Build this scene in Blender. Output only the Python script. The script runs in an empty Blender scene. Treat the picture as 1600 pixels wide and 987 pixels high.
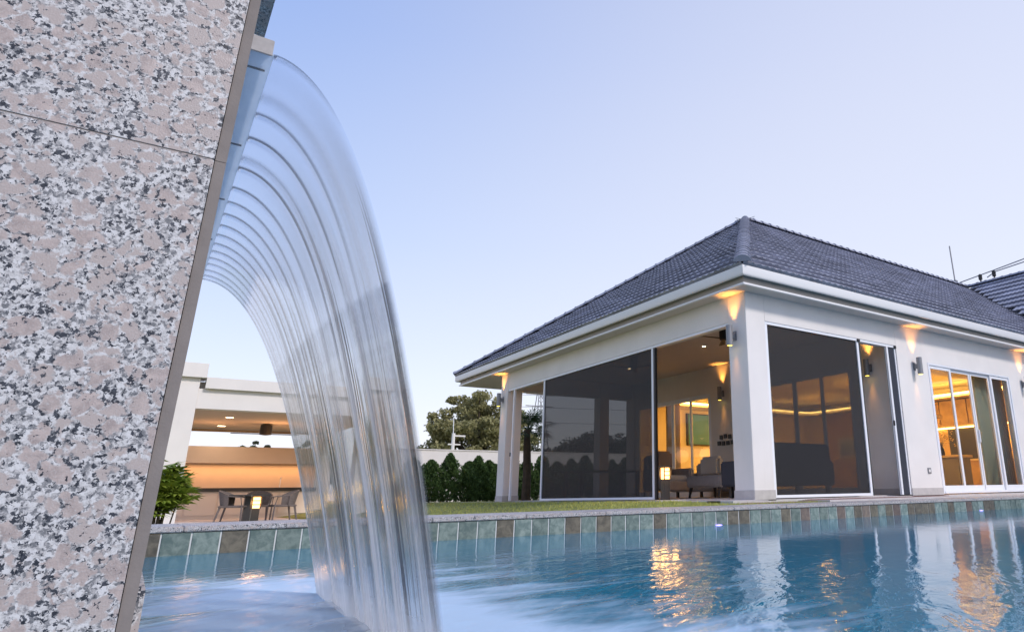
import bpy, bmesh, math, random
import numpy as np
from mathutils import Vector, Matrix
random.seed(7); rng = np.random.default_rng(7)
R = math.radians
S = bpy.context.scene
col = S.collection
PI = math.pi

# ------------------------------------------------------------------ camera
cd = bpy.data.cameras.new('camera'); cam = bpy.data.objects.new('camera', cd); col.objects.link(cam); S.camera = cam
yaw, pit, rol = R(37.788), R(16.718), R(-1.094)
F = Vector((math.sin(yaw)*math.cos(pit), math.cos(yaw)*math.cos(pit), math.sin(pit)))
R0 = Vector((math.cos(yaw), -math.sin(yaw), 0)); U0 = R0.cross(F)
RR = R0*math.cos(rol) + U0*math.sin(rol); UU = -R0*math.sin(rol) + U0*math.cos(rol)
M = Matrix((RR, UU, -F)).transposed().to_4x4(); M.translation = Vector((-7.939, -8.184, .091)); cam.matrix_world = M
cd.sensor_width = 36; cd.lens = 1054.695/1600*36
cd.shift_x = -(1050.758-800)/1600; cd.shift_y = (454.773-493.5)/1600
cd.clip_start = .02; cd.clip_end = 3000
# ------------------------------------------------------------------ sky, sun, exposure
W = bpy.data.worlds.new('World'); S.world = W; W.use_nodes = True
nt = W.node_tree; nt.nodes.clear()
def wn(t): return nt.nodes.new(t)
out = wn('ShaderNodeOutputWorld'); bg1 = wn('ShaderNodeBackground'); bg2 = wn('ShaderNodeBackground'); add = wn('ShaderNodeAddShader')
sky = wn('ShaderNodeTexSky'); sky.sky_type = 'NISHITA'; sky.sun_disc = False
SUN_EL, SUN_AZ = R(39), R(160)      # azimuth clockwise from +Y: right of and behind the camera, on the house front
sky.sun_elevation = SUN_EL; sky.sun_rotation = SUN_AZ
bg1.inputs['Strength'].default_value = .05
tc = wn('ShaderNodeTexCoord'); sep = wn('ShaderNodeSeparateXYZ')
nt.links.new(tc.outputs['Generated'], sep.inputs[0])
ramp = wn('ShaderNodeValToRGB'); cr = ramp.color_ramp
nt.links.new(sep.outputs['Z'], ramp.inputs[0])
def lin(r, g, b): return tuple(((c/255+.055)/1.055)**2.4 if c > 10 else c/255/12.92 for c in (r, g, b)) + (1,)
stops = [(0, (228, 216, 226)), (.06, (228, 221, 234)), (.16, (216, 220, 240)), (.34, (184, 202, 240)), (.58, (152, 178, 234)), (1, (122, 148, 205))]
cr.elements[0].position = 0; cr.elements[0].color = lin(*stops[0][1])
cr.elements[1].position = 1; cr.elements[1].color = lin(*stops[-1][1])
for p_, c_ in stops[1:-1]: cr.elements.new(p_).color = lin(*c_)
dot = wn('ShaderNodeVectorMath'); dot.operation = 'DOT_PRODUCT'; dot.inputs[1].default_value = (math.sin(R(75)), math.cos(R(75)), 0)
nt.links.new(tc.outputs['Generated'], dot.inputs[0])
mr = wn('ShaderNodeMapRange'); mr.interpolation_type = 'SMOOTHSTEP'
mr.inputs['From Min'].default_value = .1; mr.inputs['From Max'].default_value = 1.0; mr.inputs['To Max'].default_value = .75
nt.links.new(dot.outputs['Value'], mr.inputs[0])
mx = wn('ShaderNodeMix'); mx.data_type = 'RGBA'; mx.inputs['B'].default_value = lin(240, 238, 246)
nt.links.new(mr.outputs[0], mx.inputs['Factor']); nt.links.new(ramp.outputs[0], mx.inputs['A'])
nt.links.new(mx.outputs['Result'], bg2.inputs[0]); bg2.inputs['Strength'].default_value = .91
nt.links.new(sky.outputs[0], bg1.inputs[0])
nt.links.new(bg1.outputs[0], add.inputs[0]); nt.links.new(bg2.outputs[0], add.inputs[1]); nt.links.new(add.outputs[0], out.inputs[0])
sd = bpy.data.lights.new('sun', 'SUN'); sd.energy = 2.3; sd.angle = R(9); sd.color = (1, .92, .87)
sun = bpy.data.objects.new('sun', sd); col.objects.link(sun)
sv = Vector((math.sin(SUN_AZ)*math.cos(SUN_EL), math.cos(SUN_AZ)*math.cos(SUN_EL), math.sin(SUN_EL)))
sun.rotation_euler = sv.to_track_quat('Z', 'Y').to_euler()
S.view_settings.view_transform = 'Standard'; S.view_settings.look = 'None'
S.view_settings.exposure = 0; S.view_settings.gamma = 1
S.render.engine = 'CYCLES'; cy = S.cycles
cy.use_denoising = True; cy.max_bounces = 12; cy.transparent_max_bounces = 24; cy.transmission_bounces = 10; cy.glossy_bounces = 5
cy.diffuse_bounces = 3; cy.sample_clamp_indirect = 6; cy.caustics_reflective = False; cy.caustics_refractive = True; cy.blur_glossy = 1.0

# ------------------------------------------------------------------ helpers
class MB:
    """collects shapes in world coordinates"""
    def __init__(s): s.v = []; s.f = []
    def add(s, vs, fs):
        b = len(s.v); s.v += [tuple(v) for v in vs]; s.f += [tuple(i+b for i in f) for f in fs]; return s
    def box(s, x0, x1, y0, y1, z0, z1):
        return s.add([(x, y, z) for z in (z0, z1) for y in (y0, y1) for x in (x0, x1)],
                     [(0, 2, 3, 1), (4, 5, 7, 6), (0, 1, 5, 4), (2, 6, 7, 3), (0, 4, 6, 2), (1, 3, 7, 5)])
    def tube(s, pts, r, n=8, caps=True):
        pts = [Vector(p) for p in pts]; rs = r if isinstance(r, (list, tuple)) else [r]*len(pts); rings = []
        for i, p in enumerate(pts):
            t = (pts[min(i+1, len(pts)-1)] - pts[max(i-1, 0)]).normalized()
            a = t.cross(Vector((0, 0, 1)) if abs(t.z) < .95 else Vector((1, 0, 0))).normalized(); b = t.cross(a)
            rings.append([p + (a*math.cos(2*PI*k/n) + b*math.sin(2*PI*k/n))*rs[i] for k in range(n)])
        vs = [v for r_ in rings for v in r_]; fs = []
        for i in range(len(pts)-1):
            for k in range(n): fs.append((i*n+k, i*n+(k+1) % n, (i+1)*n+(k+1) % n, (i+1)*n+k))
        if caps: fs += [tuple(range(n))[::-1], tuple(range((len(pts)-1)*n, len(pts)*n))]
        return s.add(vs, fs)
    def lathe(s, c, prof, n=20):
        vs = [(c[0]+r*math.cos(2*PI*k/n), c[1]+r*math.sin(2*PI*k/n), c[2]+z) for r, z in prof for k in range(n)]; fs = []
        for i in range(len(prof)-1):
            for k in range(n): fs.append((i*n+k, i*n+(k+1) % n, (i+1)*n+(k+1) % n, (i+1)*n+k))
        fs += [tuple(range(n))[::-1], tuple(range((len(prof)-1)*n, len(prof)*n))]
        return s.add(vs, fs)
    def quad(s, a, b, c, d): return s.add([a, b, c, d], [(0, 1, 2, 3)])
def wloc(o):
    v = Vector((0, 0, 0))
    while o is not None: v += o.location; o = o.parent
    return v
def link(name, me, parent=None, loc=(0, 0, 0)):
    o = bpy.data.objects.new(name, me); col.objects.link(o); o.location = loc
    if parent is not None: o.parent = parent
    return o
def obj(name, mb, mat, parent=None, smooth=False, bevel=0):
    off = wloc(parent) if parent is not None else Vector((0, 0, 0))
    me = bpy.data.meshes.new(name); me.from_pydata([(v[0]-off.x, v[1]-off.y, v[2]-off.z) for v in mb.v], [], mb.f)
    me.materials.append(mat)
    if smooth:
        me.polygons.foreach_set('use_smooth', [True]*len(me.polygons)); me.set_sharp_from_angle(angle=R(40))
    if bevel:
        bm = bmesh.new(); bm.from_mesh(me)
        bmesh.ops.bevel(bm, geom=[e for e in bm.edges], offset=bevel, segments=2, affect='EDGES', clamp_overlap=True)
        bm.to_mesh(me); bm.free()
    return link(name, me, parent)
def struct(name, mb, mat, **k):
    o = obj(name, mb, mat, **k); o['kind'] = 'structure'; return o
def thing(name, label, cat, loc=(0, 0, 0), group=None):
    o = bpy.data.objects.new(name, None); col.objects.link(o); o.location = loc
    o.empty_display_size = .1
    return tag(o, label, cat, group)
def tag(o, label, cat, group=None):
    o['label'] = label; o['category'] = cat
    if group: o['group'] = group
    return o
def dup(root, loc, label, rz=None):
    def cp(o, par):
        c = o.copy(); col.objects.link(c); c.parent = par
        for ch in list(o.children): cp(ch, c)
        return c
    r = cp(root, None); r.location = loc; r['label'] = label
    if rz is not None: r.rotation_euler = (0, 0, rz)
    return r

# ------------------------------------------------------------------ materials
def mat(name, c=(.5, .5, .5), rough=.6, spec=.5, metal=0, bump=0, bscale=50, var=0, vscale=3, emit=None, es=1):
    m = bpy.data.materials.new(name); m.use_nodes = True; t = m.node_tree; b = t.nodes['Principled BSDF']
    b.inputs['Base Color'].default_value = (*c, 1); b.inputs['Roughness'].default_value = rough
    b.inputs['Specular IOR Level'].default_value = spec; b.inputs['Metallic'].default_value = metal
    if emit: b.inputs['Emission Color'].default_value = (*emit, 1); b.inputs['Emission Strength'].default_value = es
    g = t.nodes.new('ShaderNodeTexCoord')
    if var:
        n = t.nodes.new('ShaderNodeTexNoise'); n.inputs['Scale'].default_value = vscale; n.inputs['Detail'].default_value = 6
        t.links.new(g.outputs['Object'], n.inputs['Vector'])
        r = t.nodes.new('ShaderNodeMapRange'); r.inputs[1].default_value = .3; r.inputs[2].default_value = .7
        r.inputs[3].default_value = 1-var; r.inputs[4].default_value = 1+var*.5
        h = t.nodes.new('ShaderNodeHueSaturation'); h.inputs['Color'].default_value = (*c, 1)
        t.links.new(n.outputs['Fac'], r.inputs[0]); t.links.new(r.outputs[0], h.inputs['Value']); t.links.new(h.outputs[0], b.inputs['Base Color'])
    if bump:
        n = t.nodes.new('ShaderNodeTexNoise'); n.inputs['Scale'].default_value = bscale; n.inputs['Detail'].default_value = 5
        t.links.new(g.outputs['Object'], n.inputs['Vector'])
        bp = t.nodes.new('ShaderNodeBump'); bp.inputs['Strength'].default_value = bump; bp.inputs['Distance'].default_value = .01
        t.links.new(n.outputs['Fac'], bp.inputs['Height']); t.links.new(bp.outputs[0], b.inputs['Normal'])
    return m
def emis(name, c, s):
    return mat(name, (.8, .8, .8), emit=c, es=s)
class NG:
    """small node-graph writer"""
    def __init__(s, m): s.t = m.node_tree; s.b = s.t.nodes.get('Principled BSDF')
    def n(s, typ, ins=None, **kw):
        x = s.t.nodes.new(typ)
        for k, v in kw.items(): setattr(x, k, v)
        for k, v in (ins or {}).items():
            if isinstance(v, bpy.types.NodeSocket): s.t.links.new(v, x.inputs[k])
            else: x.inputs[k].default_value = v
        return x
    def math(s, op, a, b=0., c=0., clamp=False): return s.n('ShaderNodeMath', {0: a, 1: b, 2: c}, operation=op, use_clamp=clamp).outputs[0]
    def rng(s, v, a, b, c=0., d=1., sm=True):
        return s.n('ShaderNodeMapRange', {0: v, 1: a, 2: b, 3: c, 4: d}, interpolation_type='SMOOTHSTEP' if sm else 'LINEAR').outputs[0]
    def mix(s, f, a, b, blend='MIX'):
        x = s.n('ShaderNodeMix', {'Factor': f, 'A': a, 'B': b}, data_type='RGBA', blend_type=blend); return x.outputs['Result']

white = mat('white_render', (.80, .765, .735), .75, .25, bump=.12, bscale=120, var=.05, vscale=1.5)
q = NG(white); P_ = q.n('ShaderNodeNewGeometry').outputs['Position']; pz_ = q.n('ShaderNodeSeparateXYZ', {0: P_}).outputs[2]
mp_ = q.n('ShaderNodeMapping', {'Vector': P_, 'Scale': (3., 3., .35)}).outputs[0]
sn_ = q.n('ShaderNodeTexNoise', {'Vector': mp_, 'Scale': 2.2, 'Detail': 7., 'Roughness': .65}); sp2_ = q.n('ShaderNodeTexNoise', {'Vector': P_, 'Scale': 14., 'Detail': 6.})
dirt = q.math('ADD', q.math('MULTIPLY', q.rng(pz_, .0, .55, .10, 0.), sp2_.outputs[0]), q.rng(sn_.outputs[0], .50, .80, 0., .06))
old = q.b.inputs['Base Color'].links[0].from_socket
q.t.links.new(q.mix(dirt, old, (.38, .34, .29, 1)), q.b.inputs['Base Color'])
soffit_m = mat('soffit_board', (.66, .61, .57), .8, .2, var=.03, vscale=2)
plinth_m = mat('plinth_stone', (.52, .49, .47), .6, .3, var=.12, vscale=8)
alu = mat('white_aluminium', (.83, .84, .87), .3, .5)
gutter_m = mat('gutter_white', (.80, .79, .78), .3, .5)
tile_m = mat('roof_glaze', (.085, .095, .13), .45, .4, bump=.1, bscale=40)
g = NG(tile_m)
oi = g.n('ShaderNodeObjectInfo'); geo = g.n('ShaderNodeNewGeometry')
rnd = g.math('ADD', oi.outputs['Random'], geo.outputs['Random Per Island']); rnd = g.math('FRACT', rnd)
tcn = g.n('ShaderNodeTexCoord')
stn = g.n('ShaderNodeTexNoise', {'Vector': geo.outputs['Position'], 'Scale': 1.1, 'Detail': 8.})
v1 = g.math('MULTIPLY', g.rng(rnd, 0, 1, .86, 1.12, False), g.rng(stn.outputs[0], .3, .7, .82, 1.15))
hs = g.n('ShaderNodeHueSaturation', {'Color': (.30, .315, .385, 1), 'Value': v1})
g.t.links.new(hs.outputs[0], g.b.inputs['Base Color'])
dark = mat('dark_bronze', (.03, .028, .027), .45)
black = mat('black_paint', (.015, .014, .014), .5)
fabric = mat('grey_weave', (.44, .40, .385), .9, .2, bump=.4, bscale=300, var=.1, vscale=12)
fabric_dk = mat('charcoal_weave', (.05, .055, .07), .9, .2, bump=.4, bscale=300)
cushion_m = mat('pale_cushion', (.62, .60, .58), .9, .2, bump=.3, bscale=200)
wicker = mat('brown_wicker', (.19, .16, .15), .7, .3, bump=.8, bscale=260, var=.2, vscale=30)
alu_gr = mat('brushed_alu', (.26, .26, .27), .45, .5, metal=.3)
paving_m = mat('pale_paving', (.55, .52, .51), .7, .3, bump=.3, bscale=120, var=.12, vscale=5)
pebble_m = mat('terracotta_pebble', (.34, .20, .17), .8, .3, bump=.8, bscale=200, var=.4, vscale=60)
beige = mat('beige_plaster', (.66, .55, .47), .8, .2, var=.05, vscale=2)
cream = mat('cream_cabinet', (.70, .62, .55), .5, .4)
wood = mat('honey_wood', (.46, .30, .14), .5, .4, var=.25, vscale=5)
lamp_hot = emis('lamp_glow', (1, .37, .05), 3.6)
lamp_core = emis('lamp_tube', (1, .72, .25), 60)
down_hot = emis('downlight_glow', (1, .72, .38), 9)
cove_hot = emis('cove_glow', (1, .56, .14), 18)
led_blue = emis('pool_led', (.24, .12, 1), 3)
lens_y = emis('lens_yellow', (1, .7, .08), 3.5)

def leafmat(name, c1, c2, rough=.55):
    m = mat(name, c1, rough, .3); q = NG(m)
    ge = q.n('ShaderNodeNewGeometry')
    no = q.n('ShaderNodeTexNoise', {'Vector': ge.outputs['Position'], 'Scale': 1.6, 'Detail': 3.})
    f = q.math('ADD', q.math('MULTIPLY', ge.outputs['Random Per Island'], .6), q.math('MULTIPLY', no.outputs[0], .5), clamp=True)
    cc = q.mix(f, (*c1, 1), (*c2, 1)); q.t.links.new(cc, q.b.inputs['Base Color'])
    tr = q.n('ShaderNodeBsdfTranslucent', {'Color': cc}); ms = q.n('ShaderNodeMixShader', {0: .3})
    q.t.links.new(q.b.outputs[0], ms.inputs[1]); q.t.links.new(tr.outputs[0], ms.inputs[2])
    q.t.links.new(ms.outputs[0], q.t.nodes['Material Output'].inputs[0]); return m
leaf_hedge = leafmat('hedge_leaf', (.022, .06, .025), (.13, .21, .06))
leaf_tree = leafmat('tree_leaf', (.18, .18, .075), (.42, .38, .18))
leaf_dark = leafmat('far_leaf', (.05, .065, .04), (.11, .12, .065))
leaf_palm = leafmat('palm_leaf', (.02, .045, .022), (.045, .09, .03))
leaf_lady = leafmat('lady_palm_leaf', (.06, .14, .02), (.36, .42, .06))
bark = mat('bark', (.09, .07, .055), .9, .2, bump=.8, bscale=30, var=.3, vscale=6)

def glassmat(name, tint=(.9, .93, .92), rough=.02):
    m = bpy.data.materials.new(name); m.use_nodes = True; q = NG(m); q.t.nodes.remove(q.b)
    fr0 = q.n('ShaderNodeFresnel', {'IOR': 1.5}); bf = q.n('ShaderNodeNewGeometry').outputs['Backfacing']; tr = q.n('ShaderNodeBsdfTransparent', {'Color': (*tint, 1)})
    ff = q.math('MULTIPLY', fr0.outputs[0], q.math('SUBTRACT', 1., bf))
    gl = q.n('ShaderNodeBsdfGlossy', {'Roughness': rough}); ms = q.n('ShaderNodeMixShader', {0: ff})
    q.t.links.new(tr.outputs[0], ms.inputs[1]); q.t.links.new(gl.outputs[0], ms.inputs[2])
    q.t.links.new(ms.outputs[0], q.t.nodes['Material Output'].inputs[0]); return m
glass = glassmat('window_glass')
lamp_glass = glassmat('lamp_glass', (1, .8, .5))
def meshmat(name, op):
    m = bpy.data.materials.new(name); m.use_nodes = True; q = NG(m)
    q.b.inputs['Base Color'].default_value = (.010, .0095, .012, 1); q.b.inputs['Roughness'].default_value = .6
    tr = q.n('ShaderNodeBsdfTransparent'); ms = q.n('ShaderNodeMixShader', {0: op})
    q.t.links.new(tr.outputs[0], ms.inputs[1]); q.t.links.new(q.b.outputs[0], ms.inputs[2])
    q.t.links.new(ms.outputs[0], q.t.nodes['Material Output'].inputs[0]); return m
screen_m = meshmat('insect_mesh', .70)

# granite: large pink feldspar crystals in a ground of white and grey grains with clumps of black mica
def granite(name, pink=(.60, .465, .395), gain=1.0, sc=1.0, rough=.35):
    m = mat(name, pink, rough, .28); q = NG(m)
    ge = q.n('ShaderNodeTexCoord'); P = ge.outputs['Object']
    def wobble(v, scale, amp, det):
        n_ = q.n('ShaderNodeTexNoise', {'Vector': v, 'Scale': scale*sc, 'Detail': det})
        o_ = q.n('ShaderNodeVectorMath', {0: n_.outputs['Color'], 1: (.5, .5, .5)}, operation='SUBTRACT')
        o2 = q.n('ShaderNodeVectorMath', {0: o_.outputs[0], 'Scale': amp/sc}, operation='SCALE')
        return q.n('ShaderNodeVectorMath', {0: P, 1: o2.outputs[0]}, operation='ADD').outputs[0]
    PW = wobble(P, 70, .030, 6.); PG = wobble(P, 200, .010, 4.)
    big = q.n('ShaderNodeTexVoronoi', {'Vector': PW, 'Scale': 38*sc}, feature='F1')
    big2 = q.n('ShaderNodeTexVoronoi', {'Vector': PW, 'Scale': 38*sc}, feature='DISTANCE_TO_EDGE')
    bsep = q.n('ShaderNodeSeparateColor', {0: big.outputs['Color']})
    sel = q.math('GREATER_THAN', bsep.outputs[0], .30)
    nib = q.n('ShaderNodeTexNoise', {'Vector': P, 'Scale': 130*sc, 'Detail': 6., 'Roughness': .6})
    pk = q.math('MULTIPLY', q.rng(q.math('ADD', big2.outputs['Distance'], q.math('MULTIPLY', q.math('SUBTRACT', nib.outputs[0], .5), .45)), .02, .16), sel)
    gr = q.n('ShaderNodeTexVoronoi', {'Vector': PG, 'Scale': 210*sc}); gs = q.n('ShaderNodeSeparateColor', {0: gr.outputs['Color']})
    mid = q.n('ShaderNodeTexNoise', {'Vector': PG, 'Scale': 125*sc, 'Detail': 5., 'Roughness': .65})
    tone = q.math('ADD', q.math('MULTIPLY', gs.outputs[0], .30), q.math('MULTIPLY', mid.outputs[0], 1.0))
    rampn = q.n('ShaderNodeValToRGB', {0: tone}); c_ = rampn.color_ramp
    c_.elements[0].position = .50; c_.elements[0].color = (.24*gain, .24*gain, .25*gain, 1); c_.elements[1].position = .80; c_.elements[1].color = (.88*gain, .85*gain, .84*gain, 1)
    c_.elements.new(.56).color = (.38*gain, .37*gain, .375*gain, 1); c_.elements.new(.595).color = (.56*gain, .53*gain, .52*gain, 1); c_.elements.new(.68).color = (.76*gain, .73*gain, .71*gain, 1)
    fine = q.n('ShaderNodeTexNoise', {'Vector': P, 'Scale': 420*sc, 'Detail': 4.})
    cloud_ = q.n('ShaderNodeTexNoise', {'Vector': P, 'Scale': 60*sc, 'Detail': 6., 'Roughness': .6})
    pinkc = q.mix(q.rng(cloud_.outputs[0], .3, .7), (pink[0]*.76*gain, pink[1]*.76*gain, pink[2]*.78*gain, 1), (pink[0]*1.18*gain, pink[1]*1.18*gain, pink[2]*1.18*gain, 1))
    pinkc2 = q.mix(q.rng(bsep.outputs[1], .2, .9), pinkc, (.60*gain, .505*gain, .465*gain, 1))
    pinkc3 = q.mix(q.rng(fine.outputs[0], .50, .68, 0., .5), pinkc2, (.68*gain, .63*gain, .61*gain, 1))
    base = q.mix(pk, rampn.outputs[0], pinkc3)
    n2 = q.n('ShaderNodeTexNoise', {'Vector': PG, 'Scale': 135*sc, 'Detail': 4., 'Roughness': .62})
    clump = q.n('ShaderNodeTexNoise', {'Vector': P, 'Scale': 38*sc, 'Detail': 3.})
    bb = q.math('ADD', n2.outputs[0], q.math('MULTIPLY', q.math('SUBTRACT', clump.outputs[0], .5), .42))
    bb = q.math('SUBTRACT', bb, q.math('MULTIPLY', pk, .075))
    blk = q.rng(bb, .555, .568)
    dk = q.mix(gs.outputs[2], (.018, .021, .030, 1), (.07, .075, .09, 1))
    c2 = q.mix(blk, base, dk)
    q.t.links.new(c2, q.b.inputs['Base Color'])
    bp = q.n('ShaderNodeBump', {'Strength': .5, 'Distance': .0008, 'Height': fine.outputs[0]}); q.t.links.new(bp.outputs[0], q.b.inputs['Normal'])
    return m
gran = granite('pink_granite', (.60, .49, .445), gain=.74, sc=1.3)
gran_cop = granite('pale_granite', (.60, .56, .55), .74, 1.0, .5)
sawn = mat('sawn_granite_edge', (.25, .215, .195), .85, .2, bump=.06, bscale=300, var=.12, vscale=30)
steel = mat('brushed_steel', (.62, .68, .76), .32, .5, metal=.6, bump=.25, bscale=14, var=.18, vscale=14)
grout = mat('grout', (.70, .70, .68), .85, .2)
def stone_tile(name, c1, c2):
    m = mat(name, c1, .35, .5); q = NG(m); ge = q.n('ShaderNodeNewGeometry'); o_ = q.n('ShaderNodeObjectInfo')
    w = q.n('ShaderNodeVectorMath', {0: ge.outputs['Position'], 1: o_.outputs['Location']}, operation='ADD')
    n1 = q.n('ShaderNodeTexNoise', {'Vector': w.outputs[0], 'Scale': 16., 'Detail': 7., 'Roughness': .62, 'Distortion': .6})
    c = q.mix(q.rng(n1.outputs[0], .35, .68), (*c1, 1), (*c2, 1))
    h = q.n('ShaderNodeHueSaturation', {'Color': c, 'Value': q.rng(o_.outputs['Random'], 0, 1, .75, 1.25, False), 'Hue': q.rng(o_.outputs['Random'], 0, 1, .49, .515, False)})
    q.t.links.new(h.outputs[0], q.b.inputs['Base Color'])
    bp = q.n('ShaderNodeBump', {'Strength': .5, 'Distance': .004, 'Height': n1.outputs[0]}); q.t.links.new(bp.outputs[0], q.b.inputs['Normal']); return m
st_green = stone_tile('sage_stone', (.11, .16, .145), (.24, .295, .26))
st_brown = stone_tile('slate_stone', (.075, .065, .05), (.16, .135, .10))
st_rust = stone_tile('rust_stone', (.12, .09, .08), (.20, .15, .12))
pool_m = mat('pool_mosaic', (.05, .42, .58), .4, .5, var=.15, vscale=3)

# water
def watermat():
    m = bpy.data.materials.new('pool_water'); m.use_nodes = True; q = NG(m); b = q.b
    ge = q.n('ShaderNodeNewGeometry'); P = ge.outputs['Position']
    mp = q.n('ShaderNodeMapping', {'Vector': P, 'Rotation': (0, 0, R(-38)), 'Scale': (1, 1, 1)}).outputs[0]   # x across the view, y away from it
    mp1 = q.n('ShaderNodeMapping', {'Vector': mp, 'Scale': (1.3, 3.2, 1)}).outputs[0]
    w1 = q.n('ShaderNodeTexNoise', {'Vector': mp1, 'Scale': 1.6, 'Detail': 3., 'Roughness': .5, 'Distortion': .6})
    w2 = q.n('ShaderNodeTexNoise', {'Vector': mp1, 'Scale': 7., 'Detail': 3., 'Roughness': .5, 'Distortion': .4})
    dst = q.n('ShaderNodeVectorMath', {0: P, 1: (-7.35, -5.9, -.265)}, operation='DISTANCE').outputs['Value']
    near = q.rng(dst, .4, 3.6, 1., .085)
    h = q.math('ADD', q.math('MULTIPLY', w1.outputs[0], .022), q.math('MULTIPLY', w2.outputs[0], .005))
    h = q.math('MULTIPLY', h, near)
    bp = q.n('ShaderNodeBump', {'Strength': 1., 'Distance': 1., 'Height': h})
    # foam: long silky streaks drifting out from where the sheet lands
    mp2 = q.n('ShaderNodeMapping', {'Vector': P, 'Rotation': (0, 0, R(-62)), 'Scale': (.55, 2.2, 1)}).outputs[0]
    f1 = q.n('ShaderNodeTexNoise', {'Vector': mp2, 'Scale': 1.7, 'Detail': 5., 'Roughness': .52, 'Distortion': .9})
    f2 = q.n('ShaderNodeTexNoise', {'Vector': mp1, 'Scale': 3.5, 'Detail': 5., 'Roughness': .6, 'Distortion': .5})
    ps = q.n('ShaderNodeSeparateXYZ', {0: P}); dx_ = q.math('ADD', ps.outputs[0], 7.33)
    dy_ = q.math('MAXIMUM', q.math('SUBTRACT', q.math('ABSOLUTE', q.math('ADD', ps.outputs[1], 5.85)), .95), 0.)
    dl = q.math('SQRT', q.math('ADD', q.math('MULTIPLY', dx_, dx_), q.math('MULTIPLY', dy_, dy_)))
    reach = q.math('ADD', q.rng(dl, 0., 2.3, .36, -.46, False), q.rng(dl, .02, .55, .5, 0.))
    fo = q.math('ADD', q.math('ADD', q.math('MULTIPLY', f1.outputs[0], .85), q.math('MULTIPLY', f2.outputs[0], .25)), reach)
    foam = q.math('MULTIPLY', q.rng(fo, .50, .95), .80)
    deep = q.n('ShaderNodeBsdfDiffuse', {'Color': (.008, .23, .36, 1), 'Normal': bp.outputs[0]})
    tr = q.n('ShaderNodeBsdfTransparent', {'Color': (.14, .50, .60, 1)})
    body = q.n('ShaderNodeMixShader', {0: .85}); q.t.links.new(tr.outputs[0], body.inputs[1]); q.t.links.new(deep.outputs[0], body.inputs[2])
    gl = q.n('ShaderNodeBsdfGlossy', {'Roughness': .075, 'Normal': bp.outputs[0], 'Color': (.93, .96, 1, 1)})
    fr = q.n('ShaderNodeFresnel', {'IOR': 1.33, 'Normal': bp.outputs[0]})
    ms = q.n('ShaderNodeMixShader', {0: fr.outputs[0]}); q.t.links.new(body.outputs[0], ms.inputs[1]); q.t.links.new(gl.outputs[0], ms.inputs[2])
    fd = q.n('ShaderNodeBsdfDiffuse', {'Color': (.55, .70, .88, 1)})
    m2 = q.n('ShaderNodeMixShader', {0: foam}); q.t.links.new(ms.outputs[0], m2.inputs[1]); q.t.links.new(fd.outputs[0], m2.inputs[2])
    q.t.links.new(m2.outputs[0], q.t.nodes['Material Output'].inputs[0]); q.t.nodes.remove(b); return m
water_m = watermat()

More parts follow.
